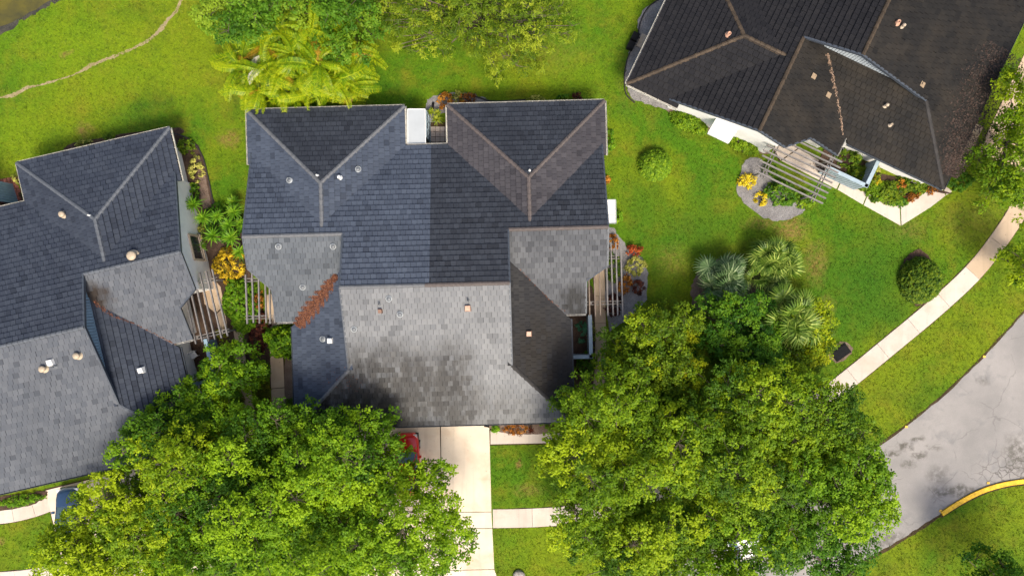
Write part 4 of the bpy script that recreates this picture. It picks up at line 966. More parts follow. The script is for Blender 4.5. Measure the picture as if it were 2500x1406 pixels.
def rosette_mesh(name, mat, n, L, w, seed, lift=(0.1, 1.2), droop=.35):
    rng = random.Random(seed); V = []; T = []
    for k in range(n):
        az = 2.399963 * k + rng.uniform(-.2, .2); el = lift[0] + (lift[1] - lift[0]) * (k / n) + rng.uniform(-.08, .08); l = L * rng.uniform(.8, 1.1) * (1 - .25 * k / n)
        d = Vector((math.cos(az), math.sin(az), 0)); s = Vector((-math.sin(az), math.cos(az), 0)); tt = min(1, max(0, .35 + .3 * k / n + rng.gauss(0, .18)))
        def P(f): return d * (l * f * math.cos(el)) + Vector((0, 0, l * f * math.sin(el) - droop * l * f * f * math.cos(el)))
        ws = (w * .55, w, w * .72, .004); fs = (0.02, .35, .7, 1.0)
        for i in range(3):
            a, b = P(fs[i]), P(fs[i + 1]); V += [a - s * ws[i] / 2, a + s * ws[i] / 2, b + s * ws[i + 1] / 2, b - s * ws[i + 1] / 2]; T.append(tt)
    return fast_mesh(name, np.array([tuple(v) for v in V]), 4, mat, T)
ROS = {}
def spiky(label, px, py, rpx, h, key, seed, n=46, group=None, w=.075):
    mk_ = (key, n, round(rpx), seed % 3)
    k = PXM * (CAM_H - h) / CAM_H
    if mk_ not in ROS: ROS[mk_] = rosette_mesh('leaves', LV[key], n, rpx * k * 1.28, w, seed)
    g = G(px, py, h); root = empty('spiky_plant', (g.x, g.y, 0), seed * 1.7); tag(root, label, 'plant', group)
    MB().tube([(0, 0, 0), (.03, .02, h * .5), (0, 0, h)], [.06, .05, .045], 7).build('stem', M['stalk'], root, True)
    link('leaves', ROS[mk_], root, Matrix.Translation((0, 0, h)))
    return root

def frond_mesh(mat, L, nl, ll, seed, arch=.55, tipy=.5):
    """feather palm frond along +X: rachis with drooping leaflets"""
    rng = random.Random(seed); V = []; T = []; base = rng.uniform(.35, .6)
    def R(f): return Vector((L * (f * math.cos(.5 * f * arch)), .10 * L * math.sin(seed) * f * f, L * (.42 * f - arch * f * f)))
    for i in range(10):
        a, b = R(i / 10), R((i + 1) / 10); w0, w1 = .05 * (1 - i / 11), .05 * (1 - (i + 1) / 11); s = Vector((0, 1, 0))
        V += [a - s * w0, a + s * w0, b + s * w1, b - s * w1]; T.append(.85)
    for k in range(nl):
        f = .12 + .88 * k / nl; p = R(f); tg = (R(min(f + .02, 1.02)) - R(f - .02)).normalized(); l = ll * (math.sin(math.pi * (f * .8 + .12)) ** .6) * rng.uniform(.85, 1.1)
        for sd_ in (-1, 1):
            sw = .75 - .45 * f; dr = tg * sw + Vector((0, sd_ * 1.0, .38)); dr.normalize(); wv = tg * (.5 * L / nl * .62)
            m_ = p + dr * l * .55; e = p + dr * l * .88 + Vector((0, 0, -.48 * l))
            tt = min(1, max(0, base + rng.gauss(0, .20) + .3 * (f - .5) + (.12 if k % 2 else -.12))); V += [p - wv * .6, p + wv * .6, m_ + wv, m_ - wv]; T.append(tt)
            V += [m_ - wv, m_ + wv, e + wv * .25, e - wv * .25]; T.append(min(1, tt + .1))
    return fast_mesh('frond', np.array([tuple(v) for v in V]), 4, mat, T)
FR = [frond_mesh(LV['palm'], 2.6, 44, .60, s, .55 + .13 * (s % 4)) for s in range(7)] + [frond_mesh(LV['palm_old'], 2.3, 34, .58, 20 + s, .8) for s in range(3)] + [frond_mesh(LV['palm_dry'], 1.9, 30, .5, 31, .8)]
def palm_clump(label, heads, seed):
    rd = random.Random(seed); c = G(720, 165); root = empty('palm_clump', c); tag(root, label, 'palm')
    for (x, y, z, nf) in heads:
        q = G(x, y - 12, z) - c; MB().tube([(q.x * .85, q.y * .85, 0), (q.x * .93, q.y * .93, z * .5), q], [.09, .075, .06], 7).build('stem', M['stalk'], root, True)
        a0 = rd.uniform(0, 6.28)
        for k in range(nf + 2):
            az = a0 + 2 * math.pi * k / nf + rd.uniform(-.8, .8); r_ = rd.random(); me = FR[rd.randrange(7)] if r_ < .91 else FR[7 + rd.randrange(3)] if r_ < .985 else FR[10]
            mt = Matrix.Translation(q + Vector((rd.gauss(0, .2), rd.gauss(0, .2), rd.gauss(0, .2)))) @ Matrix.Rotation(az, 4, 'Z') @ Matrix.Rotation(-rd.uniform(-.15, .55), 4, 'Y') @ Matrix.Rotation(rd.uniform(-1.0, 1.0), 4, 'X') @ Matrix.Scale(rd.uniform(.58, .98), 4)
            link('frond', me, root, mt)
def fan_mesh(mat, R_, pet, seed):
    rng = random.Random(seed); V = []; T = []; n = 22; c = Vector((pet, 0, pet * .30)); base = rng.uniform(.3, .6)
    for i in range(5):
        a = c * (i / 5); b = c * ((i + 1) / 5); s = Vector((0, .02, 0)); V += [a - s, a + s, b + s, b - s]; T.append(.7)
    for k in range(n):
        an = (k / (n - 1) - .5) * math.radians(250); d = Vector((math.cos(an), math.sin(an), .12)); s = Vector((-math.sin(an), math.cos(an), 0)); l = R_ * (1 - .22 * abs(k / (n - 1) - .5) * 2) * rng.uniform(.9, 1.08)
        tt = min(1, max(0, base + rng.gauss(0, .25) + (.18 if k % 2 else -.18))); w = R_ * .055
        m_ = c + d * l * .55; e = c + d * l + Vector((0, 0, -.32 * l)); up_ = Vector((0, 0, .03 if k % 2 else -.02))
        V += [c - s * .012, c + s * .012, m_ + s * w + up_, m_ - s * w + up_]; T.append(tt); V += [m_ - s * w + up_, m_ + s * w + up_, e + s * .008, e - s * .008]; T.append(min(1, tt + .12))
    return fast_mesh('frond', np.array([tuple(v) for v in V]), 4, mat, T)
FAN = {k: [fan_mesh(LV[k], .82, .85, s) for s in range(5)] for k in ('fan', 'fan_blue')}
def fan_palm(label, px, py, key, h, n, sc, seed):
    rd = random.Random(seed); g = G(px, py, h); root = empty('fan_palm', (g.x, g.y, 0)); tag(root, label, 'palm', 'fan palms in the lawn bed')
    MB().tube([(0, 0, 0), (.02, .05, h * .6), (0, 0, h)], [.16, .13, .12], 8).build('trunk', M['bark'], root, True)
    for k in range(n):
        f = k / n; az = 2.399963 * k + rd.uniform(-.8, .8); el = -.45 + 1.45 * f + rd.uniform(-.3, .3); s = sc * rd.uniform(.65, 1.18) * (1 - .2 * f)
        link('frond', FAN[key][rd.randrange(5)], root, Matrix.Translation((rd.gauss(0, .22), rd.gauss(0, .22), h + rd.gauss(0, .12))) @ Matrix.Rotation(az, 4, 'Z') @ Matrix.Rotation(-el, 4, 'Y') @ Matrix.Rotation(rd.uniform(-.9, .9), 4, 'X') @ Matrix.Scale(s, 4))

# ------------------------------------------------------------------ trees
tree('leafy_tree', 'leafy green tree shading the blue car at the lower left', [(310, 1310, 195, 115), (440, 1140, 115, 95), (128, 1320, 66, 52), (300, 1218, 66, 50), (240, 1385, 160, 60)], 8.0, 3.0, LV['oak2'], 11, (340, 1275), tint=.58)
tree('leafy_tree', 'broad green tree between the two driveways at the bottom', [(590, 1270, 210, 170), (640, 1100, 130, 100), (500, 1370, 160, 70)], 9.0, 3.2, LV['oak'], 12, (610, 1290), tint=.58)
tree('leafy_tree', 'big green tree overhanging the red car and the front eaves', [(815, 1140, 150, 125), (945, 1295, 195, 130), (866, 1085, 84, 80), (830, 1370, 160, 70), (700, 1230, 100, 90), (1050, 1198, 70, 44)], 9.4, 3.2, LV['oak'], 13, (872, 1262), tint=.62)
tree('leafy_tree', 'low spreading tree touching the front corner of the left house', [(420, 1040, 120, 70), (330, 1085, 55, 45)], 6.0, 2.4, LV['oak'], 14, (450, 1060), lobe=1.15, tint=.45)
tree('small_tree', 'small dark green tree between the left house courtyard and the narrow walk', [(560, 905, 72, 64), (500, 962, 65, 45)], 4.6, 1.6, LV['oak'], 15, (560, 915), lobe=.75, leaf=(.17, .11), tr=.12, tint=.6)
tree('leafy_tree', 'yellow-green tree beside the side walk right of the middle house', [(1610, 840, 110, 100), (1560, 905, 75, 65), (1660, 930, 70, 55)], 6.2, 2.4, LV['gold'], 16, (1600, 870), lobe=1.25, tint=.36, spread=.24)
tree('small_tree', 'dense dark green tree below the bluish fan palm', [(1800, 805, 110, 95), (1850, 880, 70, 60)], 4.8, 1.6, LV['deep'], 17, (1800, 830), lobe=.8, tint=.42)
tree('small_tree', 'small rounded yellow-green tree next to the black ground box', [(1985, 815, 58, 80), (1960, 870, 40, 40)], 3.4, 1.0, LV['gold'], 18, (1985, 840), lobe=.7, tr=.1, tint=.35)
tree('leafy_tree', 'large green tree over the front lawn right of the driveway', [(1500, 1010, 125, 105), (1560, 1110, 190, 120), (1470, 1280, 140, 100), (1430, 1130, 90, 80)], 9.0, 3.0, LV['oak2'], 19, (1530, 1150), tint=.54)
tree('leafy_tree', 'yellowish green tree above the hidden sidewalk, left of the open lawn strip', [(1790, 1010, 150, 110), (1930, 1010, 130, 110), (2040, 1040, 90, 80)], 8.4, 3.0, LV['oak2'], 20, (1860, 1060), tint=.5)
tree('leafy_tree', 'large bright tree in the middle of the lower right group', [(1760, 1150, 150, 110), (1690, 1060, 100, 80), (1840, 1190, 90, 70)], 9.2, 3.2, LV['oak2'], 21, (1760, 1180), tint=.55)
tree('leafy_tree', 'tall green tree leaning over the road edge', [(2060, 1130, 115, 95), (2075, 1230, 110, 95), (1960, 1150, 90, 80)], 8.8, 3.0, LV['oak'], 22, (2010, 1190), tint=.58)
tree('leafy_tree', 'green tree at the bottom edge left of the hidden white car', [(1640, 1290, 150, 90), (1600, 1380, 130, 70), (1500, 1380, 100, 50)], 8.6, 3.0, LV['oak2'], 23, (1640, 1330), tint=.45)
tree('leafy_tree', 'dark green tree covering the hidden white car at the bottom', [(1830, 1320, 150, 80), (1800, 1400, 120, 60)], 8.0, 3.0, LV['oak'], 24, (1760, 1350), tint=.42)
tree('leafy_tree', 'darker green tree at the bottom edge beside the road', [(2020, 1350, 95, 75), (2080, 1400, 70, 50), (1990, 1285, 80, 50)], 7.6, 2.8, LV['deep'], 25, (2010, 1380), tint=.55, dens=.9)
tree('leafy_tree', 'round-leaved tree at the top edge, left of the palm clump', [(590, 30, 110, 60), (700, 5, 120, 70), (560, 70, 60, 30)], 6.6, 2.0, LV['round'], 26, (620, 20), lobe=1.15, tint=.5)
tree('leafy_tree', 'round-leaved tree at the top edge, right behind the palm clump', [(840, 50, 75, 85), (800, -20, 90, 60)], 6.8, 2.0, LV['round'], 27, (830, 30), lobe=1.15, tint=.52)
tree('feathery_tree', 'feathery olive-green tree at the top centre of the back lawn', [(1150, 10, 230, 95), (1010, 45, 110, 60), (1240, 105, 100, 55), (1340, 35, 80, 60)], 5.2, .9, LV['willow'], 28, (1180, 60), lobe=.8, leaf=(.26, .06), sub=15, per=15, dens=.62, lowf=.7, tr=.14, tint=.42)
tree('leafy_tree', 'bright green tree at the right edge beside the top right house', [(2540, 240, 70, 85), (2500, 320, 55, 45), (2478, 405, 75, 50), (2510, 480, 55, 60)], 7.0, 2.0, LV['oak2'], 29, (2450, 350), lobe=1.3, tint=.5)
tree('leafy_tree', 'green tree at the right edge over the lawn strip above the road', [(2530, 640, 55, 50)], 6.0, 2.2, LV['oak2'], 30, (2545, 660), lobe=.8, tint=.5)
tree('leafy_tree', 'dark tree in the bottom right corner', [(2450, 1410, 75, 40), (2400, 1395, 40, 25)], 7.0, 2.4, LV['deep'], 31, (2440, 1425), lobe=1.15, tint=.5)
tree('leafy_tree', 'dark tree standing just beyond the lower right corner', [(2560, 1500, 90, 80)], 9.0, 3.0, LV['deep'], 32, (2550, 1520), tint=.4)

# palms
palm_clump('large yellow-green palm clump crowding the back eaves', [(590, 170, 2.4, 8), (640, 130, 3.2, 9), (695, 90, 3.8, 9), (755, 105, 4.2, 9), (715, 150, 4.6, 9), (655, 185, 3.6, 9), (780, 165, 4.4, 9), (835, 140, 3.6, 8), (860, 180, 2.8, 8),
    (735, 200, 4.0, 9), (805, 205, 3.4, 9), (635, 225, 2.4, 8), (690, 228, 3.0, 8), (575, 140, 2.2, 7), (825, 95, 3.4, 7), (760, 232, 2.8, 8), (610, 200, 2.0, 8), (850, 222, 2.2, 8), (720, 250, 2.0, 7), (800, 245, 2.0, 7), (660, 252, 1.8, 7),
    (880, 150, 2.2, 7), (750, 150, 3.8, 8), (680, 165, 3.4, 8), (820, 180, 3.0, 8)], 5)
fan_palm('bluish green fan palm at the left of the lawn bed', 1768, 686, 'fan_blue', 1.5, 40, 1.3, 1)
fan_palm('pale green fan palm at the top of the lawn bed', 1893, 636, 'fan', 1.5, 38, 1.25, 2)
fan_palm('tall green fan palm at the right of the lawn bed', 1922, 770, 'fan', 2.4, 46, 1.5, 3)
fan_palm('small green fan palm squeezed between the three bigger fan palms', 1838, 672, 'fan', .9, 18, 1.0, 4)

# clipped and loose shrubs
shrub('round_bush', 'clipped round bush standing alone on the lawn right of the middle house', 1603, 400, 40, 38, 1.5, LV['hedge'], 41, (.13, .10), 14, dens=5.5, fill=.9, spread=.2, crad=.13, up=1.5)
shrub('round_bush', 'clipped dark green bush with a mulch ring beside the sidewalk', 2260, 684, 49, 56, 1.8, LV['bush'], 42, (.15, .09), 14, dens=4.5, fill=.9, spread=.2, crad=.14, tint=.5, up=1.4)
shrub('bushy_shrub', 'olive green bushy shrub at the left front corner of the middle house', 685, 836, 46, 44, 2.4, LV['oak'], 43, dens=2.2, tint=.42)
shrub('lime_shrub', 'bright lime shrub bed between the left pergolas', 584, 738, 44, 62, 1.2, LV['lime'], 44, (.14, .10), 12, dens=1.8, rot=.15, tint=.5)
shrub('lime_shrub', 'lime shrub at the lower end of the lime bed, by the walk', 592, 790, 30, 24, .9, LV['lime'], 45, (.14, .10), 12, dens=1.8, tint=.5)
shrub('croton_shrub', 'yellow croton shrub above the lime shrub bed', 556, 645, 42, 44, 1.2, LV['croton'], 46, (.22, .08), 9, tint=.55, spread=.35)
shrub('croton_shrub', 'green and yellow croton shrub against the white wall under the window', 488, 575, 18, 34, .9, LV['variegated'], 47, (.18, .08), 9, tint=.35, spread=.3)
shrub('variegated_shrub', 'pale yellow variegated shrub beside the brown strip near the left house', 474, 410, 15, 34, .9, LV['variegated'], 48, (.17, .09), 9, tint=.75)
shrub('green_shrub', 'green shrub at the top of the bed right of the left house', 450, 358, 22, 20, .8, LV['bush'], 49, tint=.55)
shrub('green_shrub', 'low green shrub between the variegated shrub and the spiky plants', 470, 470, 16, 26, .6, LV['round'], 50, tint=.4)
shrub('green_shrub', 'variegated green shrub peeping out behind the back eaves of the left house', 205, 352, 26, 10, .8, LV['variegated'], 51, tint=.4)
shrub('green_shrub', 'small shrub with an orange leaf behind the left house eaves', 265, 335, 16, 8, .6, LV['bush'], 52)
shrub('green_shrub', 'dark red-brown shrub between the two left walks', 625, 830, 24, 34, .8, LV['maroon'], 53, (.2, .09), 9, tint=.5)
shrub('green_shrub', 'dark red shrub left of the olive shrub by the walk', 640, 790, 18, 30, .7, LV['maroon'], 54, (.2, .09), 9, tint=.6)
shrub('croton_shrub', 'orange croton under the pergola left of the middle house', 630, 735, 10, 24, .7, LV['orange'], 55, (.18, .08), 9)
shrub('green_shrub', 'green shrub in front of the small dark tree by the walk', 632, 905, 26, 24, 1.2, LV['round'], 56, tint=.35)
shrub('ground_cover', 'yellowish ground cover between the two left walks', 642, 980, 18, 55, .3, LV['ground'], 57, (.12, .07), 10, dens=2.2)
shrub('ground_cover', 'yellow ground cover left of the narrow walk', 575, 985, 20, 45, .35, LV['ground'], 58, (.12, .07), 10, dens=2.2, tint=.6)
shrub('green_shrub', 'small round green shrub at the bend of the left front walk', 708, 990, 14, 16, .6, LV['bush'], 59, (.1, .07), 12, dens=3)
shrub('green_shrub', 'bushy grass-like shrub at the corner of the left house courtyard', 540, 815, 15, 18, .6, LV['ground'], 60, (.22, .05), 9)
shrub('croton_shrub', 'bright orange croton behind the middle house, beside the patio gap', 1086, 243, 17, 20, .9, LV['orange'], 61, (.18, .09), 9, tint=.65)
shrub('croton_shrub', 'rusty orange croton behind the right half of the middle house', 1140, 240, 24, 13, .8, LV['orange'], 62, (.18, .09), 9, tint=.3)
shrub('croton_shrub', 'yellow-green croton between the two orange crotons behind the middle house', 1116, 233, 13, 14, .8, LV['variegated'], 63, (.17, .08), 9, tint=.55)
shrub('variegated_shrub', 'pale variegated shrub at the back eaves of the right dormer', 1308, 242, 22, 9, .6, LV['variegated'], 64, (.15, .09), 9, tint=.6)
shrub('green_shrub', 'dark leafy shrub at the back eaves near the right corner', 1378, 238, 18, 9, .6, LV['deep'], 65, tint=.5)
shrub('croton_shrub', 'dark red shrub at the back eaves by the right corner', 1408, 236, 14, 9, .6, LV['maroon'], 66, tint=.6)
shrub('green_shrub', 'bright green shrub against the right wall of the middle house', 1489, 340, 11, 28, .7, LV['lime'], 67, (.18, .1), 9, tint=.3)
shrub('croton_shrub', 'small orange shrub against the right wall above the white awning', 1482, 441, 7, 13, .7, LV['orange'], 68, (.15, .08), 9, tint=.6)
shrub('green_shrub', 'small green plant beside the white awning', 1511, 528, 7, 14, .5, LV['lime'], 69, tint=.4)
shrub('croton_shrub', 'red croton at the right of the long pergola', 1549, 612, 19, 15, .8, LV['red'], 70, (.18, .08), 10, tint=.6)
shrub('variegated_shrub', 'cream variegated shrub between the red and orange crotons right of the pergola', 1555, 648, 26, 24, .9, LV['variegated'], 71, (.15, .09), 10, tint=.75)
shrub('croton_shrub', 'orange croton below the variegated shrub at the long pergola', 1526, 695, 17, 24, .8, LV['orange'], 72, (.18, .08), 10, tint=.4)
shrub('croton_shrub', 'dark orange-brown croton right of the orange one by the pergola', 1558, 700, 17, 18, .7, LV['maroon'], 73, (.18, .08), 10, tint=.75)
shrub('croton_shrub', 'orange and green croton at the top end of the long pergola', 1496, 590, 14, 20, .7, LV['orange'], 74, (.17, .08), 9, tint=.3)
shrub('green_shrub', 'dark green shrub under the long pergola slats', 1500, 655, 20, 36, .8, LV['bush'], 75, tint=.45)
shrub('green_shrub', 'dark reddish shrub under the lower end of the long pergola', 1500, 745, 20, 30, .6, LV['maroon'], 76, tint=.45)
shrub('ground_cover', 'yellow-green border plants beside the courtyard wall of the middle house', 1444, 820, 8, 55, .5, LV['variegated'], 77, (.12, .07), 9, tint=.4)
shrub('green_shrub', 'bright green shrub below the courtyard wall of the middle house', 1430, 890, 26, 32, .9, LV['round'], 78, tint=.4)
shrub('hosta_plant', 'broad-leaved bluish green plant inside the courtyard of the middle house', 1422, 800, 12, 16, .5, LV['hosta'], 79, (.42, .22), 5, nsub=7, cat='plant')
shrub('hosta_plant', 'small bluish plant low in the courtyard of the middle house', 1418, 830, 9, 8, .4, LV['hosta'], 80, (.30, .10), 6, nsub=6, cat='plant')
shrub('green_shrub', 'bushy green shrub inside the courtyard of the top right house', 2075, 385, 34, 22, 1.3, LV['bush'], 81, tint=.55, rot=-.4)
shrub('yellow_shrub', 'round yellow shrub at the left end of the grey bed', 1828, 441, 24, 19, .8, LV['yellow'], 82, (.14, .10), 10, tint=.6)
shrub('yellow_shrub', 'small yellow shrub in the middle of the grey bed', 1860, 485, 16, 17, .6, LV['yellow'], 83, (.14, .10), 10, tint=.6)
shrub('green_shrub', 'large green shrub under the pale pergola in the grey bed', 1912, 470, 42, 30, 1.1, LV['round'], 84, dens=1.6, rot=-.3, tint=.4)
shrub('green_shrub', 'olive green shrub at the right end of the pale pergola', 1962, 486, 28, 22, .8, LV['hedge'], 85, rot=-.3, tint=.35)
shrub('hedge', 'yellow-green hedge against the white wall, left of the square white awning', 1686, 296, 48, 19, 1.0, LV['hedge'], 86, (.13, .09), 14, dens=3.6, fill=.88, rot=-.38, tint=.5)
shrub('hedge', 'yellow-green hedge against the white wall, right of the square white awning', 1818, 354, 38, 15, .9, LV['hedge'], 87, (.13, .09), 14, dens=3.6, fill=.88, rot=-.42, tint=.6)
shrub('green_shrub', 'green shrubs under the left part of the pale pergola', 1880, 412, 24, 14, .6, LV['bush'], 88, rot=-.4, tint=.6)
shrub('green_shrub', 'leafy green shrub at the foot of the blue courtyard wall', 2108, 434, 42, 30, .8, LV['bush'], 89, dens=1.8, rot=-.4, tint=.65)
shrub('croton_shrub', 'yellow-orange croton in the corner bed of the top right house', 2132, 442, 20, 18, .7, LV['yellow'], 90, (.16, .08), 9, tint=.3)
shrub('green_shrub', 'green shrub filling the corner bed beside the walk bend', 2170, 470, 46, 28, .7, LV['bush'], 91, dens=1.8, tint=.6)
shrub('croton_shrub', 'orange croton in the corner bed of the top right house', 2200, 450, 12, 15, .7, LV['orange'], 92, (.16, .08), 9, tint=.45)
shrub('green_shrub', 'green shrub along the eaves of the top right house', 2232, 446, 40, 26, .7, LV['bush'], 93, dens=1.8, tint=.65, rot=-.4)
shrub('croton_shrub', 'orange-brown croton beside the walk at the roof corner', 2278, 462, 14, 12, .6, LV['orange'], 94, (.16, .08), 9, tint=.3)
shrub('croton_shrub', 'orange-leaved low croton along the walk in the corner bed', 2225, 482, 28, 12, .5, LV['orange'], 95, (.15, .07), 9, tint=.35, rot=.4)
shrub('green_shrub', 'green shrub outside the roof corner under the right edge tree', 2350, 440, 34, 24, .8, LV['round'], 96, tint=.45)
shrub('croton_shrub', 'brown and orange croton at the front walk right of the driveway', 1262, 1048, 34, 14, .6, LV['orange'], 97, (.17, .06), 9, tint=.3)
shrub('green_shrub', 'small green plant at the driveway corner', 1207, 1047, 10, 9, .5, LV['lime'], 98, tint=.5)
shrub('green_shrub', 'low green hedge along the front eaves right of the driveway', 1345, 1040, 32, 7, .5, LV['bush'], 99, tint=.5)
shrub('green_shrub', 'low green hedge along the front of the left house', 50, 1222, 56, 12, .6, LV['lime'], 100, (.13, .07), 11, dens=2, rot=.2, tint=.3)
shrub('green_shrub', 'pale shrub behind the blue screen wall at the left edge', 40, 432, 12, 14, .8, LV['variegated'], 101, tint=.5)
shrub('green_shrub', 'small green shrub on the lawn edge at the far left of the right house hedge', 1500, 348, 6, 6, .4, LV['lime'], 102, tint=.3) if False else None
shrub('green_shrub', 'yellow-green shrub in the middle of the corner bed, below the blue courtyard wall', 2142, 462, 40, 24, .6, LV['hedge'], 103, dens=1.8, rot=-.45, tint=.35)
shrub('green_shrub', 'low green shrub at the tip of the corner bed, inside the walk bend', 2192, 492, 26, 12, .5, LV['round'], 104, dens=2.2, tint=.45)
shrub('green_shrub', 'white-tinged shrub at the roof edge next to the blue courtyard wall', 2135, 412, 22, 14, .6, LV['variegated'], 105, rot=-.4, tint=.5)
shrub('undergrowth', 'dark green undergrowth among the spiky plants', 540, 545, 52, 50, .6, LV['deep'], 106, dens=1.2, tint=.5)
# spiky plants
for i, (x, y, r, h, key, lb) in enumerate([(472, 500, 25, 1.3, 'spiky', 'spiky green plant nearest the white wall, top left of its group'), (496, 532, 24, 1.5, 'spiky', 'spiky green plant in front of the white wall, just above the window'),
        (530, 528, 19, 1.5, 'spiky', 'dark spiky plant in the upper middle of its group'), (570, 494, 19, .8, 'spiky', 'spiky plant at the very top right of its group, by the lawn'), (571, 517, 22, 1.5, 'spiky', 'second spiky plant from the lawn by the left eave of the middle house'),
        (558, 550, 22, 1.5, 'spiky', 'dark spiky plant in the centre of its group'), (520, 575, 24, 1.6, 'spiky', 'spiky plant right of the window'), (564, 580, 24, 1.6, 'spiky', 'spiky plant above the yellow croton, close to the middle house'),
        (588, 545, 18, .8, 'spiky', 'spiky plant half under the left eave of the middle house'), (490, 602, 15, .7, 'spiky', 'small spiky plant at the lower corner of the window'), (584, 615, 20, .9, 'spiky', 'spiky plant tucked beside the yellow croton under the eave')]):
    spiky(lb, x, y, r, h, key, 200 + i, group='spiky plants between the left and middle houses')
for i, (x, y, r, lb) in enumerate([(1052, 274, 11, 'small yellow-green spiky plant by the drain pipe'), (1069, 275, 10, 'small green spiky plant behind the larger one in the patio gap'), (1066, 292, 16, 'larger spiky plant in the gap between the rear dormers')]):
    spiky(lb, x, y, r, .45, 'spiky_y', 230 + i, 30, 'spiky plants in the patio gap')
spiky('dark red spiky plant at the front walk right of the driveway', 1296, 1050, 13, .5, 'spiky', 240, 34)
for o in list(bpy.data.objects):
    if o.get('label', '').startswith('dark red spiky'):
        for c in o.children:
            if c.name.startswith('leaves'): c.data = rosette_mesh('leaves', LV['maroon'], 34, .38, .05, 9)

# ------------------------------------------------------------------ fallen leaves
def litter(name, label, house, line, width, n, mat, seed, size=.10, px=True, cat='leaves'):
    rng = random.Random(seed); V = []
    for k in range(n):
        t = rng.random() * (len(line) - 1); i = int(t); f = t - i; a, b = line[i], line[i + 1]
        d = Vector((b[0] - a[0], b[1] - a[1])); nn = Vector((-d.y, d.x)).normalized(); w = (width[i] + (width[i + 1] - width[i]) * f)
        o = max(-1, min(1, rng.gauss(0, .3) + rng.uniform(-.6, .6))) * w / 2
        x, y = a[0] + d.x * f + nn.x * o, a[1] + d.y * f + nn.y * o
        p, nr = house.on_roof(x, y); q = house.world(p); q.z += .05 + rng.uniform(0, .09) * (1 - abs(o) / (w / 2 + 1e-6))
        s = size * rng.uniform(.6, 1.3); ax = Vector((rng.gauss(0, 1), rng.gauss(0, 1), rng.gauss(0, .35))).normalized(); up = Vector((rng.gauss(0, .4), rng.gauss(0, .4), 1)); by = up.cross(ax).normalized() * .5
        V += [q - ax * s / 2, q + by * s / 2, q + ax * s / 2 + Vector((0, 0, .02)), q - by * s / 2]
    o = link(name, fast_mesh(name, np.array([tuple(v) for v in V]), 4, mat)); tag(o, label, cat, kind='stuff')
litter('fallen_leaves', 'thick band of rust brown leaves in the left roof valley of the middle house', HC, [(821, 672), (800, 702), (770, 742), (746, 772), (728, 796)], [12, 30, 42, 42, 26], 5200, M['litter'], 1, .16)
litter('fallen_leaves', 'scattered rust leaves near the lower left hip of the middle house', HC, [(800, 930), (850, 925), (880, 950)], [60, 70, 60], 70, M['litter'], 2, .10)
litter('fallen_leaves', 'thin line of orange leaves in the roof valley of the left house', HL, [(222, 735), (250, 752), (280, 772), (330, 790), (400, 825), (432, 842)], [12, 12, 9, 4, 4, 4], 420, M['litter'], 3, .09)
litter('fallen_leaves', 'line of pale leaves in the roof valley of the top right house', HR, [(2020, 132), (2026, 160), (2034, 200), (2042, 240), (2052, 290), (2056, 330)], [6, 9, 10, 9, 7, 3], 620, M['litter_pale'], 4, .10)
litter('fallen_leaves', 'dark brown leaves spread over the right slope of the top right house', HR, [(2450, 120), (2400, 210), (2360, 300), (2330, 380), (2315, 430)], [110, 150, 150, 100, 40], 4600, M['litter_dark'], 5, .15)
litter('fallen_leaves', 'few orange leaves in the right roof valley of the middle house', HC, [(1268, 655), (1300, 690), (1345, 735), (1390, 768)], [5, 5, 5, 4], 90, M['litter'], 6, .09)

